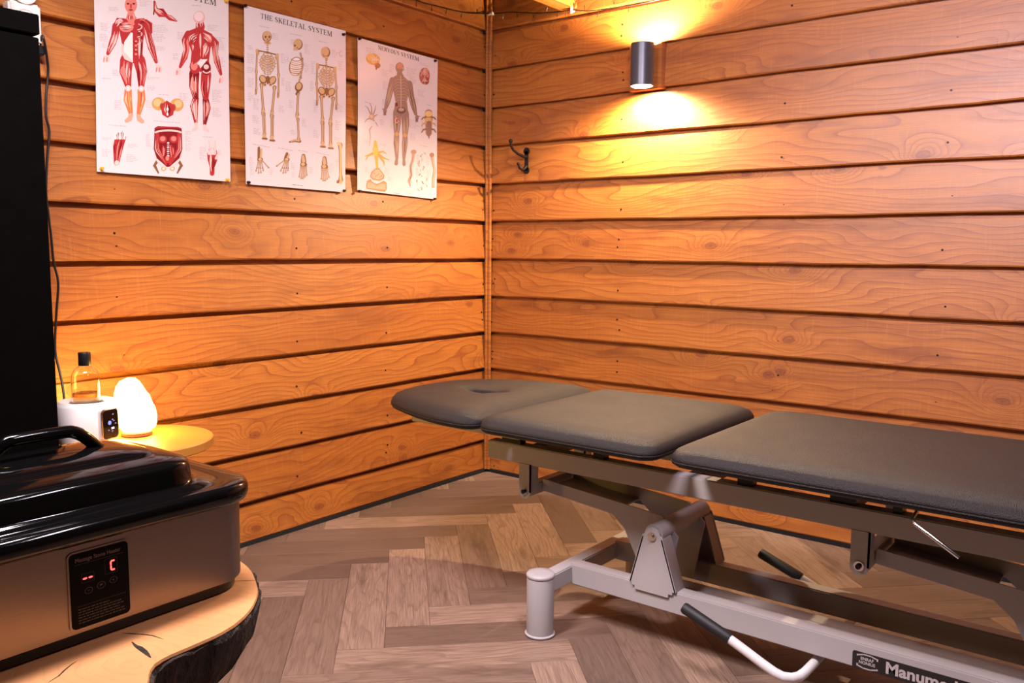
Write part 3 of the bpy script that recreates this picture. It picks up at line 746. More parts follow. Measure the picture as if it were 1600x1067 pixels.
# --- skeleton chart
P2 = thing('wall_poster', 'skeleton chart headed THE SKELETAL SYSTEM, middle of the three posters', 'poster', (0, 0, 0), 'anatomy charts on the left wall')
sheet(P2, ((381, 8), (539.5, 48.5), (538.5, 300.5), (383.5, 287.5)))
a = Art(370, 0, .29032)
title(a, 'THE SKELETAL SYSTEM', (126, 98), (508, 198), 26)
def bone(pts, r=4.0, col=BONE, k=1.7):
    a.limb(pts, [r * k] + [r] * (len(pts) - 2) + [r * k] if len(pts) > 2 else [r, r], DBONE, 0); a.limb(pts, [r * k * .6] + [r * .55] * (len(pts) - 2) + [r * k * .6] if len(pts) > 2 else [r * .6, r * .6], col, 1)
def longbone(p, q, r):
    P, Q = Vector(p), Vector(q); bone([P, P.lerp(Q, .15), P.lerp(Q, .5), P.lerp(Q, .85), Q], r)
def skull(c, side=0):
    a.disc(c, 25, 30, DBONE, 0, 18); a.disc((c[0] - side * 2, c[1] - 3), 22, 27, BONE, 1, 18)
    if side == 0:
        for sx in (-1, 1): a.disc((c[0] + sx * 10 + 3, c[1] + 2), 6, 7, DBONE, 2)
        a.disc((c[0] + 3, c[1] + 15), 3, 5, DBONE, 2); a.limb([(c[0] - 8, c[1] + 32), (c[0] + 14, c[1] + 36)], 8, BONE, .8); a.limb([(c[0] - 7, c[1] + 30), (c[0] + 13, c[1] + 33)], 1.2, DBONE, 2)
    elif side == 1:
        a.limb([(c[0] - 14, c[1] + 16), (c[0] - 22, c[1] + 28), (c[0] - 4, c[1] + 28)], [8, 6, 5], BONE, 1); a.disc((c[0] - 16, c[1] + 6), 5, 6, DBONE, 2); a.disc((c[0] - 4, c[1] + 18), 3, 3, DBONE, 2)
    else: a.limb([(c[0] + 2, c[1] + 26), (c[0] + 5, c[1] + 34)], 9, BONE, .8); a.arc((c[0], c[1] + 6), 16, 14, 20, 160, 1.2, DBONE, 2)
def spine(p, q, n, r=5):
    P, Q = Vector(p), Vector(q)
    for k in range(n): c = P.lerp(Q, k / (n - 1)); a.disc(c, r + 1, r * .75, DBONE, 1.2, 8); a.disc(c, r * .75, r * .45, BONE, 1.8, 8)
def cage(cx, cy, rx, n, tilt, dy=15):
    for k in range(n):
        f = sin(pi * (k + 1.4) / (n + 1.6)); y = cy + k * dy
        for sx in (-1, 1):
            p = [(cx + sx * 3, y), (cx + sx * rx * f * .6, y - 7 + sx * tilt), (cx + sx * rx * f, y + 5 + sx * tilt), (cx + sx * rx * f * .75, y + 17 + sx * tilt), (cx + sx * 9, y + 22)]
            a.limb(p, 3.4, DBONE, .4, caps=False); a.limb(p, 2.2, BONE, 1.4, caps=False)
def pelvis(c):
    for sx in (-1, 1):
        a.disc((c[0] + sx * 25, c[1] - 6 + sx * 3), 20, 25, DBONE, .5, 14, sx * .5); a.disc((c[0] + sx * 26, c[1] - 8 + sx * 3), 14, 19, BONE, 1.5, 14, sx * .5); a.disc((c[0] + sx * 15, c[1] + 20), 9, 9, BONE, 1.6); a.disc((c[0] + sx * 15, c[1] + 20), 5, 5, DBONE, 2)
    a.limb([(c[0], c[1] - 16), (c[0], c[1] + 14)], [11, 4], DBONE, 2.2)
def hand(x, y, s=1):
    for k in range(4): a.limb([(x - 2 + k * 2, y), (x - 4 + k * 3, y + 30 - abs(k - 1) * 5)], [3, 1.6], BONE if k % 2 else DBONE, 1)
def figure(head, sl, sr, el, er, hl, hr, pv, hipl, hipr, kl, kr, al, ar, side):
    skull(head, side)
    spine((head[0] + 3, head[1] + 36), (pv[0], pv[1] - 14), 18)
    cage((sl[0] + sr[0]) / 2 + 2, sl[1] + 18, 44, 7, 3)
    for s_ in (sl, sr): a.limb([((sl[0] + sr[0]) / 2, (sl[1] + sr[1]) / 2 - 2), s_], 3.2, DBONE, 1.6); a.disc(s_, 9, 9, BONE, 1.7); a.disc((s_[0] + (4 if s_ is sl else -4), s_[1] + 12), 9, 15, (.5, .30, .15), .8)
    for s_, e_, h_ in ((sl, el, hl), (sr, er, hr)): longbone(s_, e_, 4.6); longbone((e_[0] - 2, e_[1]), h_, 3); longbone((e_[0] + 3, e_[1]), (h_[0] + 4, h_[1]), 2.6); hand(h_[0], h_[1] + 2)
    pelvis(pv)
    for h_, k_, f_ in ((hipl, kl, al), (hipr, kr, ar)):
        longbone(h_, k_, 6.2); a.disc(k_, 10, 8, BONE, 1.9); longbone((k_[0] - 2, k_[1] + 12), f_, 5.4); longbone((k_[0] + 8, k_[1] + 14), (f_[0] + 8, f_[1] - 4), 2.6)
        a.limb([f_, (f_[0] + 2, f_[1] + 12)], [8, 11], BONE, 1); a.limb([(f_[0] - 8, f_[1] + 17), (f_[0] + 14, f_[1] + 19)], 5, DBONE, .8)
figure((160, 197), (108, 272), (216, 296), (105, 388), (223, 406), (104, 480), (222, 498), (166, 436), (133, 455), (203, 470), (143, 596), (190, 608), (147, 728), (188, 738), 0)
skull((325, 240), 1); spine((338, 288), (352, 350), 9); spine((352, 352), (332, 440), 11); a.disc((314, 358), 36, 52, DBONE, 0, 18, .15); a.disc((314, 358), 32, 48, (.78, .70, .68), .5, 18, .15)
for k in range(8): a.arc((316, 318 + k * 11), 34 - abs(k - 4) * 2, 12, 20, 190, 2.4, BONE if k % 2 else (.42, .24, .11), 1.5)
longbone((348, 318), (340, 420), 3.6)
a.disc((331, 468), 21, 27, DBONE, .5, 14, .2); a.disc((331, 464), 14, 19, BONE, 1.5, 14, .2); a.limb([(328, 490), (320, 506)], 7, DBONE, 1)
longbone((327, 500), (324, 618), 5.8); a.disc((322, 628), 9, 9, BONE, 1.8); longbone((328, 642), (332, 748), 5.2); a.limb([(338, 760), (312, 756), (284, 764)], [8, 8, 4], DBONE, .8); a.limb([(334, 757), (312, 753), (290, 761)], [5, 5, 3], BONE, 1.6)
figure((473, 283), (428, 348), (524, 368), (425, 454), (530, 474), (428, 540), (530, 562), (478, 500), (450, 520), (513, 530), (458, 646), (500, 652), (458, 772), (500, 780), 2)
for (hx, hy, fl_) in ((118, 858, 0), (262, 858, 1)):
    a.limb([(hx + (8 if fl_ else 0), hy - 62 + fl_ * 30), (hx, hy - 8)], [7, 8], DBONE, .4); a.limb([(hx + (18 if fl_ else 14), hy - 55 + fl_ * 30), (hx + 10, hy - 8)], [5, 6], BONE, .8); a.disc((hx + 6, hy), 16, 13, DBONE, .6); a.disc((hx + 6, hy), 10, 8, BONE, 1.2)
    for k in range(4):
        x2 = hx - 16 + k * 13 - fl_ * 10; longbone((hx - 4 + k * 6, hy + 12), (x2, hy + 78 - abs(k - 1.4) * 12), 2.6); a.disc(((hx - 4 + k * 6 + x2) / 2, hy + 46), 3.4, 3, DBONE, 1.9)
    longbone((hx + (18, -8)[fl_], hy + 6), (hx + (52, -48)[fl_], hy + 44 - fl_ * 8), 2.8)
for hx, hy, sx in ((358, 838, 1), (470, 850, -1)):
    a.limb([(hx, hy), (hx, hy + 30)], [10, 15], DBONE, .4); a.limb([(hx - 2, hy + 2), (hx, hy + 28)], [6, 9], BONE, 1.2); a.disc((hx, hy + 48), 19, 16, DBONE, .6); a.disc((hx - 3, hy + 46), 11, 9, BONE, 1.4)
    for k in range(5): longbone((hx - 14 + k * 7, hy + 60), (hx - 20 + k * 10 - sx * 3, hy + 126 - abs(k - 1.5) * 9), 2.8)
longbone((553, 780), (556, 968), 7.5); a.limb([(556, 790), (556, 900), (553, 960)], 4.5, (.78, .46, .16), 2); a.disc((545, 772), 11, 10, (.74, .48, .22), 2); a.disc((541, 978), 8, 9, DBONE, 1.5); a.disc((557, 982), 9, 9, (.72, .46, .22), 2)
for (x, y, wd, r_) in ((120, 140, 80, 1), (285, 182, 70, 1), (435, 222, 75, 1), (188, 180, 36, 4), (60, 245, 34, 3), (55, 290, 40, 6), (55, 360, 40, 4), (60, 420, 36, 6), (235, 290, 30, 6), (238, 420, 26, 5), (60, 500, 34, 5), (90, 530, 34, 7), (225, 570, 34, 4), (85, 620, 40, 5), (90, 690, 40, 4), (285, 215, 24, 3), (265, 310, 20, 3), (360, 240, 30, 6), (360, 340, 24, 6), (262, 440, 36, 6), (280, 540, 26, 5), (350, 640, 28, 5), (290, 700, 26, 3), (505, 270, 40, 5), (540, 330, 30, 6), (395, 330, 24, 8), (390, 440, 24, 6), (410, 540, 26, 8), (530, 560, 34, 5), (525, 650, 34, 6), (410, 700, 34, 5), (520, 740, 40, 2), (85, 775, 96, 1), (222, 795, 90, 1), (328, 808, 80, 1), (428, 822, 84, 1), (65, 845, 26, 6), (70, 900, 24, 5), (175, 910, 24, 4), (292, 880, 24, 4), (295, 930, 24, 3), (390, 900, 20, 4), (495, 880, 24, 6), (530, 860, 14, 6)):
    a.caption(x, y, wd, r_, th=1.8 if r_ == 1 else 1.3, sl=.2, col=GREY)
a.caption(298, 994, 70, 1, th=1.6, sl=.1, col=(.25, .2, .22)); a.arc((556, 290), 8, 16, 20, 330, 1.6, (.62, .36, .34), 1)
a.mb.build('printed_figures', M_PRINT, P2)
# --- nerve chart
P3 = thing('wall_poster', 'nerve chart headed NERVOUS SYSTEM, poster nearest the room corner', 'poster', (0, 0, 0), 'anatomy charts on the left wall')
sheet(P3, ((558.5, 58.5), (683, 93.5), (681.5, 311.5), (557.5, 297)))
a = Art(540, 40, .26256)
title(a, 'NERVOUS SYSTEM', (194, 140), (433, 212), 23)
BODY, BODYD, BODYL = (.30, .19, .15), (.14, .075, .06), (.50, .36, .29)
def blimb(pts, rs, n=5): a.limb(pts, [r + 1.5 for r in rs], BODYD, 0); a.limb(pts, rs, BODY, 1); a.fibres(pts, rs, (BODYD, BODYL, (.55, .40, .20)), 2, n, 1.8)
blimb([(280, 325), (262, 400), (250, 450), (238, 488)], [17, 16, 14, 9]); blimb([(378, 345), (392, 430), (404, 480), (416, 525)], [17, 15, 14, 8])
for hx, hy, sx in ((232, 508, -1), (423, 548, 1)):
    a.disc((hx, hy), 11, 17, BODY, 1.4)
    for k in range(3): a.limb([(hx - 6 + k * 5, hy + 8), (hx - 7 + k * 6, hy + 24)], 2.6, BODYD if k == 1 else BODY, 1.6)
    a.limb([(hx + sx * 4, hy - 8), (hx + sx * 15, hy - 10 + sx * 2)], 3, BODY, 1.6)
a.poly([(270, 318), (300, 296), (352, 308), (388, 340), (376, 400), (364, 450), (372, 520), (286, 505), (296, 450), (284, 390)], BODY, .5)
a.limb([(322, 285), (326, 312)], [16, 24], BODY, .6); a.disc((322, 250), 25, 32, BODY, 1, 18); a.disc((324, 240), 18, 18, (.55, .25, .16), 1.8, 14); a.limb([(340, 250), (346, 262)], 5, BODYL, 1.5)
a.limb([(328, 300), (330, 400), (328, 500)], 3, BODYL, 2.4)
for k in range(8):
    for sx in (-1, 1): a.limb([(330, 325 + k * 17), (330 + sx * 22, 318 + k * 18), (330 + sx * 40, 332 + k * 19)], [1.4, 1.2, .8], (BODYL, (.52, .38, .18))[k % 2], 2.6, caps=False)
a.disc((302, 470), 8, 12, DRED, 2); a.disc((330, 505), 28, 20, BODYD, 1.6); a.disc((330, 500), 18, 10, BODYL, 2.2)
blimb([(306, 515), (304, 580), (302, 645)], [23, 21, 13], 6); blimb([(352, 522), (356, 590), (352, 655)], [22, 20, 13], 6)
a.disc((303, 565), 16, 22, (.42, .14, .10), 2.2); a.arc((303, 565), 10, 14, 0, 300, 2, PALE, 3)
blimb([(302, 655), (300, 700), (304, 790)], [14, 15, 7], 4); blimb([(352, 665), (350, 710), (346, 790)], [14, 15, 7], 4)
for c in ((303, 645), (352, 652)): a.disc(c, 11, 12, TAN, 2.5)
a.limb([(303, 790), (300, 822)], [8, 11], BODY, 1); a.limb([(346, 795), (347, 826)], [8, 10], BODY, 1)
# two brains
a.disc((162, 200), 44, 34, TAN, 0, 18, .3); a.disc((150, 188), 28, 22, (.72, .44, .16), .8, 16, .3); a.disc((190, 238), 18, 16, (.40, .13, .06), .9, 12)
for k in range(6): a.arc((168 + k % 3 * 12, 192 + k // 3 * 22), 11, 9, 30 * k, 30 * k + 200, 2.4, (.80, .62, .44), 2)
a.limb([(186, 235), (182, 258)], [8, 5], DTAN, 1)
a.disc((468, 300), 31, 50, (.38, .12, .08), 0, 18); a.disc((474, 270), 16, 20, (.55, .24, .17), .8); a.disc((478, 330), 17, 22, (.24, .07, .05), .8)
for k in range(9): a.arc((456 + k % 3 * 12, 270 + k // 3 * 26), 9, 10, 50 * k, 50 * k + 190, 2.2, (.66, .36, .30), 2)
a.limb([(468, 255), (470, 345)], 1.6, (.70, .45, .40), 2.4)
# neurons
a.disc((152, 545), 17, 19, (.55, .33, .20), .5); a.disc((150, 540), 10, 11, (.68, .48, .34), 1)
for e in ([(146, 530), (128, 490), (112, 478)], [(152, 528), (150, 480), (138, 462)], [(160, 532), (172, 500), (176, 476)], [(166, 540), (184, 530)], [(140, 552), (118, 562), (110, 575)], [(160, 560), (178, 580), (190, 600)]): a.limb(e, [4, 2.6, 1.2][:len(e)], (.40, .24, .17), .3)
a.limb([(168, 565), (180, 600), (150, 620)], [2.5, 2, 2], (.72, .60, .50), .4); a.limb([(152, 600), (138, 620), (144, 660), (138, 718)], [3, 4.5, 4, 2], (.42, .34, .40), .6)
YEL = (.72, .40, .04)
a.limb([(174, 690), (176, 740), (182, 800), (186, 850)], [8, 16, 8, 7], YEL, .8); a.limb([(172, 735), (176, 760)], 15, (.80, .50, .08), 1.4)
for e in ([(170, 755), (140, 768), (112, 778)], [(165, 760), (130, 775), (116, 800)], [(188, 755), (220, 750), (240, 762)], [(190, 765), (226, 788), (258, 800)], [(200, 778), (226, 812), (228, 832)]): a.limb(e, [8, 5, 2], (.58, .33, .06), .6)
a.poly([(176, 848), (198, 848), (230, 890), (226, 912), (200, 924), (160, 918), (142, 900), (150, 872)], (.50, .24, .12), .5); a.poly([(178, 856), (196, 856), (222, 890), (218, 906), (196, 916), (164, 910), (150, 896), (158, 876)], (.70, .42, .28), 1)
for k in range(6): a.disc((168 + k * 9, 880 + (k * 17) % 24), 4, 4, (.44, .18, .10), 1.6, 8)
a.poly([(118, 955), (124, 925), (146, 912), (156, 930), (182, 942), (210, 932), (224, 922), (242, 935), (244, 972), (232, 990), (122, 972)], (.56, .25, .12), .5); a.poly([(124, 955), (130, 934), (150, 934), (182, 952), (216, 940), (236, 944), (236, 978), (128, 966)], (.68, .40, .26), 1)
# spinal segment and columns
a.limb([(492, 520), (492, 640)], [22, 18], (.36, .20, .13), .5); a.disc((492, 525), 22, 18, (.74, .54, .22), 1); a.limb([(478, 560), (506, 560)], 12, (.66, .42, .16), 1); a.limb([(494, 580), (494, 640)], [14, 12], (.28, .15, .12), 1.4)
for k in range(3):
    for sx in (-1, 1): a.limb([(492 + sx * 14, 545 + k * 35), (492 + sx * 32, 548 + k * 36), (492 + sx * 42, 560 + k * 38)], [6, 5, 3], (.28, .14, .10) if (k + sx) % 2 else (.58, .36, .14), .8)
a.limb([(492, 640), (494, 672)], [9, 2], (.26, .14, .12), .6)
for pts in ([(402, 760), (398, 800), (384, 840), (388, 890), (376, 925), (384, 955)], [(508, 770), (518, 820), (528, 860), (520, 905), (518, 960)]):
    a.limb(pts, [9, 8, 8, 9, 8, 4][:len(pts)], (.52, .32, .24), .5); a.fibres(pts, [9] * len(pts), ((.30, .16, .12), (.70, .50, .40)), 1.4, 4, 1.6)
a.disc((403, 752), 17, 14, (.46, .26, .17), 1); a.disc((510, 770), 14, 14, (.40, .22, .15), 1)
for k in range(26):
    x = 448 + a.rnd.uniform(-26, 34); y = 748 + k * 9; a.limb([(x, y), (x + a.rnd.uniform(-9, 9), y + a.rnd.uniform(4, 14))], a.rnd.uniform(1.2, 4), a.rnd.choice(((.50, .36, .30), (.34, .20, .18), (.66, .56, .54))), 1)
for (x, y, wd, r_) in ((122, 132, 66, 1), (122, 145, 90, 2), (438, 222, 60, 2), (215, 260, 50, 5), (262, 230, 34, 6), (362, 250, 60, 6), (380, 300, 44, 6), (430, 380, 40, 5), (220, 330, 44, 6), (216, 440, 34, 4), (410, 430, 30, 4), (265, 560, 16, 6), (380, 560, 60, 6), (382, 640, 40, 5), (110, 455, 50, 1), (200, 560, 30, 4), (110, 680, 24, 3), (200, 700, 50, 2), (110, 840, 34, 4), (230, 850, 34, 4), (250, 900, 34, 3), (478, 470, 40, 1), (450, 570, 12, 6), (530, 540, 10, 6), (440, 712, 60, 1), (420, 770, 20, 6), (478, 780, 20, 6), (415, 850, 22, 6), (480, 860, 24, 6), (360, 985, 50, 2), (476, 992, 50, 2)):
    a.caption(x, y, wd, r_, th=1.8 if r_ == 1 else 1.3, sl=.22, col=GREY)
a.caption(286, 996, 60, 1, th=1.5, sl=.12, col=(.3, .25, .27))
a.mb.build('printed_figures', M_PRINT, P3)
def pin(px, py, mat, label, dy=0):
    p = onA(px, py, XP + .004); root = thing('push_pin', label, 'push pin', (XP + .0005, p.y, p.z), 'push pins holding the posters')
    o = wavy(p.y, p.z) + .0006
    mb = MB(); mb.tube([(o, 0, 0), (o + .0015, 0, 0), (o + .002, 0, 0), (o + .007, 0, 0), (o + .0075, 0, 0), (o + .010, 0, 0)], [.0055, .0055, .003, .003, .0048, .0045], 12)
    mb.build('head', mat, root, smooth=40)
    mb = MB(); mb.tube([(-.0028, 0, 0), (o + .001, 0, 0)], .0006, 6); mb.build('needle', M_CHROME, root)
for px, py, mt, lb in ((352.5, 2, M_YELLOW, 'yellow push pin at the top right corner of the muscle chart'), (159, 263.5, M_YELLOW, 'yellow push pin at the bottom left corner of the muscle chart'), (354, 281, M_YELLOW, 'yellow push pin at the bottom right corner of the muscle chart'),
                       (382.5, 9, M_IRON, 'dark push pin at the top left corner of the skeleton chart'), (536, 54, M_IRON, 'dark push pin at the top right corner of the skeleton chart'), (387.5, 285, M_IRON, 'dark push pin at the bottom left corner of the skeleton chart'), (537, 298, M_IRON, 'dark push pin at the bottom right corner of the skeleton chart'),
                       (561.5, 60.5, M_IRON, 'dark push pin at the top left corner of the nerve chart'), (679, 95, M_IRON, 'dark push pin at the top right corner of the nerve chart'), (561, 298.5, M_IRON, 'dark push pin at the bottom left corner of the nerve chart'), (679, 310.5, M_IRON, 'dark push pin at the bottom right corner of the nerve chart')):
    pin(px, py, mt, lb)

# ------------------------------------------------------------------ wall lamp
LX, LY, LZ0, LZ1 = .866, -.092, 1.728, 1.892
WL = thing('wall_lamp', 'dark cylindrical up and down wall lamp on a wooden block', 'lamp', (LX, LY, LZ0))
mb = MB(); mb.box((-.095, .062, -.002), (.052, .106, .176)); mb.build('mounting_block', M_BOARD, WL, bevel=.002)
mb = MB(); H = LZ1 - LZ0; ro, ri = .0455, .0425
mb.loft([[(r * cos(2 * pi * j / 48), r * sin(2 * pi * j / 48), z) for j in range(48)] for r, z in ((ro, 0), (ro, H), (ri, H), (ri, 0), (ro, 0))], False, False)
mb.build('shade', M_LAMPGREY, WL, smooth=50)
mb = MB(); mb.box((-.018, .044, H / 2 - .03), (.018, .063, H / 2 + .03)); mb.build('wall_arm', M_LAMPGREY, WL)
mb = MB(); mb.lathe([(.0415, H / 2 - .012), (.0415, H / 2 + .012)], n=32); mb.build('socket_plate', M_LAMPGREY, WL)
M_BULB = glow('lit_bulb', (1.0, .62, .22), 60.0)
for zz, s in ((.022, -1), (H - .022, 1)):
    mb = MB(); mb.lathe([(.012, zz - s * .028), (.024, zz - s * .012), (.0265, zz - s * .002), (.022, zz + s * .001), (.004, zz + s * .002)], n=24); mb.build('bulb', M_BULB, WL, smooth=True)
    d = bpy.data.lights.new('lamp_light', 'SPOT'); d.energy = 135; d.color = (1, .75, .46); d.spot_size = radians(172); d.spot_blend = .6; d.shadow_soft_size = .014
    l = bpy.data.objects.new('lamp_light', d); COL.objects.link(l); l.location = (LX, LY + .022, LZ0 + zz + s * .014)
    l.rotation_euler = (0 if s < 0 else pi, 0, 0)

# ------------------------------------------------------------------ coat hook
HK = thing('coat_hook', 'dark iron double coat hook on the back wall', 'hook', (.228, -.001, 1.485))
mb = MB(); mb.tube([(0, .003, -.048), (0, -.002, -.048)], .016, 16); mb.tube([(0, .003, .038), (0, -.002, .038)], .016, 16)
mb.box((-.009, -.002, -.048), (.009, .003, .038)); mb.build('back_plate', M_IRON, HK, smooth=40)
mb = MB(); mb.tube([(0, -.002, .012), (0, -.022, .012), (-.006, -.055, .022), (-.012, -.082, .036), (-.014, -.095, .052), (-.014, -.099, .070)], [.008, .007, .006, .0055, .0055, .006], 10)
mb.lathe([(.002, -.009), (.008, -.005), (.0095, 0), (.008, .005), (.002, .009)], (-.014, -.099, .074), 14); mb.build('upper_prong', M_IRON, HK, smooth=True)
mb = MB(); mb.tube([(0, -.002, -.030), (0, -.014, -.042), (-.002, -.030, -.047), (-.004, -.046, -.040), (-.005, -.052, -.026)], [.008, .007, .006, .0055, .0055], 10)
mb.lathe([(.002, -.007), (.007, -.004), (.008, 0), (.007, .004), (.002, .007)], (-.005, -.053, -.022), 14); mb.build('lower_prong', M_IRON, HK, smooth=True)

# ------------------------------------------------------------------ string lights
SL = thing('string_lights', 'unlit dark fairy light string sagging along the wall tops', 'string lights', (0, 0, 0))
cor = onB(768, 21, -.028); cor.x = max(cor.x, .03)
pa = [onA(600, -25, .02), onA(650, 0, .022), onA(690, 11, .024), onA(730, 20, .026), cor, onB(800, 19, -.024), onB(840, 20.5, -.022), onB(872, 18.5, -.024), onB(892, 15.5, -.028), onB(920, 17, -.024), onB(960, 12, -.02), onB(1000, 6, -.02), onB(1060, -8, -.02)]
def catmull(P, k=5):
    out = []
    for i in range(len(P) - 1):
        a0, b0, c0, d0 = P[max(i - 1, 0)], P[i], P[i + 1], P[min(i + 2, len(P) - 1)]
        for j in range(k):
            t = j / k; out.append(.5 * ((2 * b0) + (c0 - a0) * t + (2 * a0 - 5 * b0 + 4 * c0 - d0) * t * t + (3 * b0 - a0 - 3 * c0 + d0) * t ** 3))
    return out + [P[-1]]
cp = catmull(pa)
mb = MB(); mb.tube(cp, .0024, 7); mb.build('cable', M_BLACKPL, SL, smooth=True)
rnd = random.Random(5)
for i in range(5, len(cp) - 1, 3):
    p = cp[i]; q = p + Vector((rnd.uniform(-.006, .006), rnd.uniform(-.004, .002), rnd.choice((-1, 1)) * rnd.uniform(.018, .03)))
    b_ = MB(); b_.tube([p, p.lerp(q, .6), p.lerp(q, .62), q], [.0012, .0012, .0022, .0018], 6); b_.build('bulb', M_BLACKPL, SL)
for c, lb in ((onB(767, 21.5, -.03), 'white cable clip holding the fairy lights in the room corner'), (onB(893, 16, -.03), 'white cable clip holding the fairy lights under the rafter')):
    o = MB(); o.tube([(-.012, 0, 0), (.012, 0, 0)], .0062, 10); o.box((-.004, 0, -.004), (.004, .02, .004)); k = o.build('cable_clip', M_WHITEPL, None, smooth=40); k.location = c
    tag(k, lb, 'cable clip')
    if c.x > .2: k.rotation_euler = (0, pi / 2, 0)

# ------------------------------------------------------------------ cabinet, socket strip, cord
CX, CYE, CT = .40, -2.178, 1.632
CB = thing('cabinet', 'tall black stained cabinet against the left wall', 'cabinet', (CX, CYE, 0))
mb = MB(); mb.box((-.385, -.95, .0), (-.022, -.004, CT - .052)); mb.build('body', M_CABINET, CB)
mb = MB(); mb.box((-.39, -.955, CT - .047), (0, 0, CT)); mb.build('top_panel', M_CABINET, CB, bevel=.002)
for k in range(2):
    mb = MB(); mb.box((-.021, -.952 + k * .476, .06), (-.002, -.478 + k * .476, CT - .054)); dd = mb.build('door', M_CABINET, CB, bevel=.002)
    mb = MB(); mb.lathe([(.004, 0), (.006, .006), (.012, .014), (.012, .02), (.004, .024)], n=16)
    kn = mb.build('knob', M_IRON, dd, smooth=True); kn.location = (-.002, -.51 + k * .07, .85); kn.rotation_euler = (0, pi / 2, 0)
BXc = onB(0, 0, -2.3)
WB = thing('storage_box', 'white box standing on top of the black cabinet', 'box', (.16, -2.42, CT))
mb = MB(); mb.box((-.13, -.2, .001), (.13, .2, .17)); mb.build('body', M_WHITEPL, WB, bevel=.004)
mb = MB(); mb.box((-.135, -.205, .171), (.135, .205, .2)); mb.build('lid', M_WHITEPL, WB, bevel=.004)
s0 = onA(37, 12, .03); s1 = onA(65, 72, .03)
PS = thing('socket_block', 'white double wall socket beside the black cabinet', 'socket', (.002, s1.y - .045, 0))
mb = MB(); mb.box((0, -.042, s1.z), (.042, .042, s0.z + .012)); bd = mb.build('housing', M_WHITEPL, PS, bevel=.006, seg=3)
for zc in (s1.z + .058, s1.z + .135):
    mb = MB()
    mb.loft([[(x, r * cos(2 * pi * j / 28), zc + r * sin(2 * pi * j / 28)) for j in range(28)] for x, r in ((.0425, .034), (.046, .033), (.046, .029), (.0432, .028))], True, True)
    sk = mb.build('socket_outlet', M_WHITEPL, PS, smooth=40)
    mb = MB()
    for dy in (-.0095, .0095): mb.tube([(.0433, dy, zc), (.0440, dy, zc)], .0028, 10)
    mb.build('contact_hole', M_DARK, sk)
WC = (.245, -2.035, .54)                              # warmer base
cpts = [onA(62, 78, .02), onA(65, 57, .045), onA(69, 64, .05), onA(74, 95, .03), onA(75, 115, .022), onA(72, 150, .02), onA(72, 182, .02), onA(77, 206, .02), onA(74, 245, .02), onA(72, 300, .02), onA(77, 345, .02), onA(80, 370, .02), onA(84, 410, .02), onA(91, 442, .025), onA(88, 490, .025), onA(86, 545, .03), onA(93, 580, .05), onA(98, 604, .07), onA(99, 630, .10)]
e = onB(102, 668, -2.07); cpts += [Vector((.125, -2.075, .60)), Vector((.165, -2.065, .56))]
mb = MB(); mb.tube(catmull(cpts, 4), .0035, 8); cord = mb.build('power_cord', M_BLACKPL, None, smooth=True)
tag(cord, 'thin black power cord hanging down the left wall beside the cabinet', 'cord')
pp = onA(62, 80, .02); mb = MB(); mb.box((.005, pp.y - .012, pp.z - .012), (.034, pp.y + .010, pp.z + .014)); mb.build('plug', M_BLACKPL, cord, bevel=.003)

# ------------------------------------------------------------------ side table with warmer, bottle, salt lamp
TC = (.315, -1.925); TR = .198
ST = thing('side_table', 'small round oak veneer side table against the left wall', 'side table', (TC[0], TC[1], 0))
mb = MB(); mb.lathe([(TR - .004, .513), (TR, .516), (TR, .537), (TR - .003, .54)], n=72); mb.build('tabletop', M_TABLETOP, ST, smooth=40)
for k in range(3):
    an = radians(20 + 120 * k); mb = MB(); mb.tube([(.11 * cos(an), .11 * sin(an), .513), (.165 * cos(an), .165 * sin(an), .001)], [.016, .011], 12); mb.build('leg', M_TABLETOP, ST, smooth=50)
OW = thing('oil_warmer', 'round white oil bottle warmer with a small black display panel', 'oil warmer', WC)
mb = MB(); mb.loft([[(r * cos(2 * pi * j / 64), r * sin(2 * pi * j / 64), z) for j in range(64)] for r, z in ((.060, .001), (.0745, .004), (.0775, .012), (.0770, .106), (.0745, .110), (.0690, .118), (.0670, .1185), (.0470, .114), (.0440, .112), (.0430, .060))], True, True)
mb.build('body', M_WHITEPL, OW, smooth=40)
PA = radians(16); fx = Vector((cos(PA), sin(PA), 0)); sy_ = Vector((-sin(PA), cos(PA), 0))
def pn(o_, s_, z): p = fx * o_ + sy_ * s_; return (p.x, p.y, z)
mb = MB(); prof = rrect(.029, .043, .010, 5)
mb.loft([[pn(.070, a_, .058 + b_) for a_, b_ in prof], [pn(.0840, a_, .058 + b_) for a_, b_ in prof], [pn(.0855, a_ * .95, .058 + b_ * .96) for a_, b_ in prof]]); fr = mb.build('display_panel', M_CHROME, OW, smooth=40)
mb = MB(); mb.loft([[pn(.0857, a_ * .88, .058 + b_ * .92) for a_, b_ in prof], [pn(.0864, a_ * .86, .058 + b_ * .9) for a_, b_ in prof]]); mb.build('screen', M_ENAMEL, fr)
M_BLUE = glow('blue_display', (.20, .26, 1.0), 1.6); M_WLED = glow('white_display', (.8, .85, 1.0), 3.0)
mb = MB(); mb.loft([[pn(.0866, -.004 + .006 * cos(k * pi / 4), .062 + .006 * sin(k * pi / 4)) for k in range(8)], [pn(.0868, -.004 + .006 * cos(k * pi / 4), .062 + .006 * sin(k * pi / 4)) for k in range(8)]])
mb.build('indicator', M_BLUE, fr)
for c_, hw, hh in ((.006, .0045, .0025),): 
    mb = MB(); mb.loft([[pn(o_, c_ + a_, .046 + b_) for a_, b_ in ((-hw, -hh), (hw, -hh), (hw, hh), (-hw, hh))] for o_ in (.0866, .0868)]); mb.build('indicator', M_WLED, fr)
mb = MB()
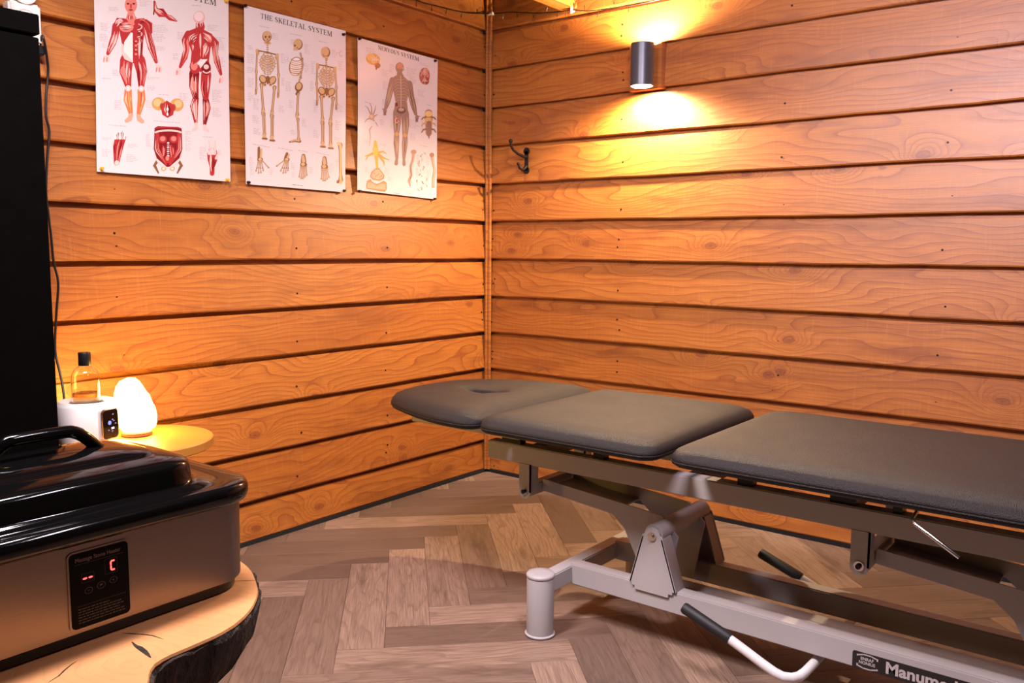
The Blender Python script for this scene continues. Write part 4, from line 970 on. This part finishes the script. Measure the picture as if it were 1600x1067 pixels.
for a_, z_ in ((.010, .066), (.016, .058), (.006, .070), (-.008, .042), (.004, .038), (.008, .084)):
    mb.loft([[pn(o_, a_ + q[0] * .0022, z_ + q[1] * .0016) for q in ((-1, -1), (1, -1), (1, 1), (-1, 1))] for o_ in (.0866, .0868)])
mb.build('display_marks', glow('violet_display', (.45, .40, .9), .7), fr)
# bottle standing in the warmer
OB = thing('oil_bottle', 'clear bottle of amber massage oil with a black cap standing in the warmer', 'bottle', (WC[0], WC[1], WC[2] + .061))
R_ = .0365
prof = [(.030, 0), (.0345, .002), (R_, .008), (R_, .118), (.0345, .130), (.028, .142), (.019, .150), (.0145, .153), (.014, .160)]
inn = [(r - .002, max(z, .003)) for r, z in prof]
mb = MB(); mb.loft([[(r * cos(2 * pi * j / 40), r * sin(2 * pi * j / 40), z) for j in range(40)] for r, z in prof + [(.012, .160)] + [(r, z) for r, z in reversed(inn[1:-1])] + [(.02, .003)]], True, True)
mb.build('glass', glass_mat('clear_plastic', (1.0, .97, .93), .02), OB, smooth=60)
mb = MB(); mb.lathe([(.025, .0035), (.0325, .006), (R_ - .0026, .010), (R_ - .0026, .078), (.02, .0782)], n=40); mb.build('oil', glass_mat('amber_oil', (1.0, .74, .42), .0, 1.40), OB, smooth=60)
mb = MB(); mb.lathe([(.0150, .1535), (.0160, .155), (.0160, .188), (.0150, .190)], n=28); mb.build('cap', M_BLACKPL, OB, smooth=40)
# salt lamp
SLx, SLy = .265, -1.905
LMP = thing('salt_lamp', 'glowing white rock salt lamp on the side table', 'lamp', (SLx, SLy, .54))
mb = MB(); mb.lathe([(.036, .001), (.042, .003), (.042, .012), (.036, .016)], n=32); mb.build('base', M_LEGWOOD, LMP, smooth=40)
lat = rt.copy(); lat.z = 0; lat.normalize(); dep = Vector((-lat.y, lat.x, 0)); rnd = random.Random(11)
K_ = .00184; mb = MB(); rings = []
for py, l_, r_ in ((681, 190, 224), (676, 183, 233), (668, 179, 236.5), (656, 177, 237), (646, 176, 234.5), (636, 175.5, 229.5), (626, 175, 226), (618, 175.5, 220.5), (611, 178, 216), (604, 183, 212), (599, 190, 206)):
    ring = []
    for j in range(18):
        an = 2 * pi * j / 18; f = 1 + rnd.uniform(-.035, .02)
        q = lat * (((l_ + r_) / 2 - 206) * K_ + (r_ - l_) / 2 * K_ * cos(an) * f) + dep * ((r_ - l_) / 2 * K_ * .95 * sin(an) * f)
        ring.append((q.x, q.y, .012 + (681 - py) * .00186 + rnd.uniform(-.002, .002)))
    rings.append(ring)
mb.loft(rings); mb.build('crystal', salt_mat(), LMP)

# ------------------------------------------------------------------ tree slice table and stone heater
ZS = .48
outl = [(1.128, -2.202), (1.201, -2.208), (1.27, -2.225), (1.332, -2.258), (1.374, -2.284), (1.428, -2.339), (1.461, -2.405), (1.466, -2.473), (1.468, -2.525), (1.485, -2.548), (1.530, -2.575), (1.565, -2.64), (1.565, -2.73), (1.52, -2.85), (1.42, -2.95), (1.25, -3.0), (1.05, -2.98), (.90, -2.88), (.82, -2.7), (.84, -2.5), (.90, -2.35), (1.0, -2.24)]
SC = (1.18, -2.58)
o2 = ccw([(x - SC[0], y - SC[1]) for x, y in outl]); o2 = resample(smoothpoly(o2, 1), 160)
TT = thing('stump_table', 'low table made from a bark edged tree trunk slice', 'table', (SC[0], SC[1], 0))
rnd = random.Random(21); jit = [rnd.uniform(-1, 1) for _ in range(160)]
jit = [(jit[i - 1] + jit[i] * 2 + jit[(i + 1) % 160]) / 4 for i in range(160)]
mb = MB(); inn_ = inset(o2, .010)
mb.loft([[(x, y, ZS - .125) for x, y in inset(o2, .066)]] + [[(x, y, ZS - .004) for x, y in inset(o2, .0035)], [(x, y, ZS) for x, y in inset(o2, .0050)]]); mb.build('slab', M_SLICE, TT)
mb = MB(); rings = []
for z, d, am in ((-.118, .058, .010), (-.09, .030, .008), (-.06, .012, .008), (-.03, .003, .006), (-.012, .0, .004)):
    j2 = [rnd.uniform(-1, 1) for _ in range(160)]; base = inset(o2, d); cen = inset(o2, d + .02)
    rings.append([(b[0] + (b[0] - c[0]) * (jit[i] * .4 + j2[i] * .6) * am / .02, b[1] + (b[1] - c[1]) * (jit[i] * .4 + j2[i] * .6) * am / .02, ZS + z + (j2[i] * .007 if z > -.02 else 0)) for i, (b, c) in enumerate(zip(base, cen))])
top = inset(o2, .0035); rings.append([(x, y, ZS - .003 + jit[i] * .004 - .004) for i, (x, y) in enumerate(top)])
rings.append([(x, y, ZS - .112) for x, y in inset(o2, .070)])
mb.loft(rings + [rings[0]], False, False); mb.build('bark', M_BARK, TT)
for k in range(3):
    an = radians(-20 + 120 * k); mb = MB(); mb.tube([(.20 * cos(an), .20 * sin(an), ZS - .126), (.255 * cos(an), .255 * sin(an), .001)], [.026, .018], 14); mb.build('leg', M_LEGWOOD, TT, smooth=50)
# drying cracks in the top
mb = MB()
def crack(px, wd):
    P = [onZ(x, y, ZS) for x, y in px]; n = len(P); vs = []
    for i, p in enumerate(P):
        t = (P[min(i + 1, n - 1)] - P[max(i - 1, 0)]).normalized(); nn = Vector((-t.y, t.x, 0)) * wd * sin(pi * (i + .25) / (n - .5)) * rnd.uniform(.7, 1.3)
        for s in (1, -1): q = p + nn * s; vs.append((q.x - SC[0], q.y - SC[1], ZS + .0004))
    mb = MB(); mb.add(vs, [(2 * i, 2 * i + 1, 2 * i + 3, 2 * i + 2) for i in range(n - 1)]); mb.build('crack', M_BARK, TT)
crack([(206, 1003), (212, 1009), (218, 1012), (226, 1018), (231, 1023), (236, 1028)], .0045); crack([(190, 989), (205, 990), (222, 991), (238, 993), (256, 999)], .0014)
crack([(76, 1066), (92, 1056), (100, 1048), (112, 1038), (120, 1033)], .0012); crack([(360, 908), (375, 907.5), (390, 907), (405, 906.5)], .0007)

HC = (1.17, -2.55)
HT = thing('stone_heater', 'steel hot stone heater with black lid on the tree slice table', 'heater', (HC[0], HC[1], ZS))
def rr(hx, hy, r, z, n=10): return [(x, y, z) for x, y in rrect(hx, hy, r, n)]
mb = MB(); mb.loft([rr(.150, .270, .06, .001), rr(.156, .276, .065, .003), rr(.158, .278, .067, .020)]); mb.build('base', M_BLACKPL, HT, smooth=40)
mb = MB(); mb.loft([rr(.150, .270, .06, .018), rr(.161, .281, .068, .0185), rr(.165, .285, .07, .022), rr(.166, .286, .07, .164)]); body = mb.build('body', M_STEEL, HT, smooth=40)
mb = MB(); mb.loft([rr(.163, .283, .07, .160), rr(.178, .298, .082, .162), rr(.1815, .3015, .085, .170), rr(.1815, .3015, .085, .182), rr(.178, .298, .082, .190), rr(.170, .290, .075, .1935),
                    rr(.158, .262, .070, .1940), rr(.154, .250, .068, .1925), rr(.150, .236, .066, .1960), rr(.147, .226, .065, .2005), rr(.1435, .218, .064, .2020), rr(.1405, .211, .063, .2040), rr(.1390, .207, .062, .2090),
                    rr(.1385, .205, .062, .230), rr(.1360, .202, .060, .2375), rr(.130, .196, .056, .2420), rr(.118, .186, .052, .2460), rr(.095, .168, .048, .2500), rr(.088, .161, .046, .2510), rr(.084, .157, .045, .2540), rr(.078, .150, .042, .2570), rr(.055, .115, .03, .2625), rr(.02, .05, .015, .2655)])
lid = mb.build('lid', M_ENAMEL, HT, smooth=60); lid['label'] = 'glossy black domed lid'
mb = MB(); hp = [(0, .098, .252), (0, .090, .262), (0, .068, .284), (0, .052, .2935), (0, .034, .296), (0, -.034, .296), (0, -.052, .2935), (0, -.068, .284), (0, -.090, .262), (0, -.098, .252)]
mb.tube(catmull([Vector(p) for p in hp], 4), .0105, 14); mb.build('handle', M_ENAMEL, lid, smooth=True)
# control panel on the front face (faces +x)
xf = .1663; py0, py1, pz0, pz1 = -.0405, .0495, .030, .146
mb = MB(); pr = rrect((py1 - py0) / 2 + .003, (pz1 - pz0) / 2 + .003, .009, 5, ((py0 + py1) / 2, (pz0 + pz1) / 2))
mb.loft([[(x, y, z) for y, z in pr] for x in (xf - .002, xf + .0012)]); cp_ = mb.build('control_panel', M_STEEL, body)
pr2 = rrect((py1 - py0) / 2, (pz1 - pz0) / 2, .007, 5, ((py0 + py1) / 2, (pz0 + pz1) / 2))
mb = MB(); mb.loft([[(x, y, z) for y, z in pr2] for x in (xf + .001, xf + .0018)]); mb.build('panel_face', plain('panel_black', (.002, .002, .002), .4, spec=.08), cp_)
XT = xf + .0021
M_TXT = plain('bronze_print', (.085, .06, .045), .5); M_TXTD = plain('dim_print', (.045, .034, .028), .5)
put_text('Massage Stone Heater', .0090, lambda x, y: (XT, py0 + .0085 + x, .1325 + y), 'lettering', M_TXT, cp_, .00015, sx=.86)
M_LED = glow('red_led', (1.0, .035, .03), 9.0)
def led(y, z, hw, hh): 
    q = MB(); q.loft([[(x, y + a_, z + b_) for a_, b_ in ((-hw, 0), (-hw + hh, -hh), (hw - hh, -hh), (hw, 0), (hw - hh, hh), (-hw + hh, hh))] for x in (XT, XT + .0003)]); return q
digits = [[led(-.0185, .105, .0032, .0011)], [led(-.0100, .105, .0032, .0011)], [led(.0245, .1205, .0032, .0011), led(.0245, .1065, .0032, .0011)]]
for zc in (.1170, .1100):
    q = MB(); q.loft([[(x, .0215 + a_, zc + b_) for a_, b_ in ((-.0011, -.0024), (0, -.0037), (.0011, -.0024), (.0011, .0024), (0, .0037), (-.0011, .0024))] for x in (XT, XT + .0003)]); digits[2].append(q)
for dg_ in digits:
    lm = MB()
    for q in dg_: lm.add(q.v, q.f)
    lm.build('led_digit', M_LED, cp_)['label'] = 'red glowing digit of the display'
def frame(y0, y1, z0, z1, t=.0004):
    for a_, b_, c_, d_ in ((y0, y1, z0, z0 + t), (y0, y1, z1 - t, z1), (y0, y0 + t, z0, z1), (y1 - t, y1, z0, z1)): mk.add([(XT, a_, c_), (XT, b_, c_), (XT, b_, d_), (XT, a_, d_)], [(0, 1, 2, 3)])
mk = MB(); frame(-.0235, -.0045, .0985, .1125); frame(.012, .0315, .1015, .1255)
mk.add([(XT, py0 + .008, .1285), (XT, py1 - .008, .1285), (XT, py1 - .008, .1290), (XT, py0 + .008, .1290)], [(0, 1, 2, 3)])
mk.add([(XT, py0 + .010, .0640), (XT, py1 - .006, .0640), (XT, py1 - .006, .0645), (XT, py0 + .010, .0645)], [(0, 1, 2, 3)])
rnd = random.Random(8)
for r_ in range(6):
    y = py0 + .010; e_ = py1 - (.032 if r_ == 0 else rnd.uniform(.006, .018)); z = .0585 - r_ * .0042
    while y < e_:
        y2 = min(e_, y + rnd.uniform(.003, .008)); mk.add([(XT, y, z), (XT, y2, z), (XT, y2, z + .0016), (XT, y, z + .0016)], [(0, 1, 2, 3)]); y = y2 + .0012
mk.build('panel_print', M_TXTD, cp_)
for yb, zb, rb, sym in ((-.0135, .0850, .0060, '-'), (.0055, .0875, .0066, 'M'), (.0245, .0900, .0060, '+')):
    q = MB(); q.loft([[(XT, yb + r * cos(2 * pi * j / 24), zb + r * .82 * sin(2 * pi * j / 24)) for j in range(24)] for r in (rb, rb - .0006)], False, False); bt = q.build('button', M_TXT, cp_)
    q = MB()
    if sym == 'M':
        q.add([(XT, yb + a_, zb + b_) for a_, b_ in ((-.002, -.001), (0, -.001), (0, .002), (-.002, .002))], [(0, 1, 2, 3)]); q.add([(XT, yb + a_, zb + b_) for a_, b_ in ((.0006, .0), (.0022, .0), (.0022, .002), (.0006, .002))], [(0, 1, 2, 3)])
    else:
        q.add([(XT, yb - .0018, zb - .0003), (XT, yb + .0018, zb - .0003), (XT, yb + .0018, zb + .0003), (XT, yb - .0018, zb + .0003)], [(0, 1, 2, 3)])
        if sym == '+': q.add([(XT, yb - .0003, zb - .0018), (XT, yb + .0003, zb - .0018), (XT, yb + .0003, zb + .0018), (XT, yb - .0003, zb + .0018)], [(0, 1, 2, 3)])
    q.build('button_symbol', M_TXT, bt)
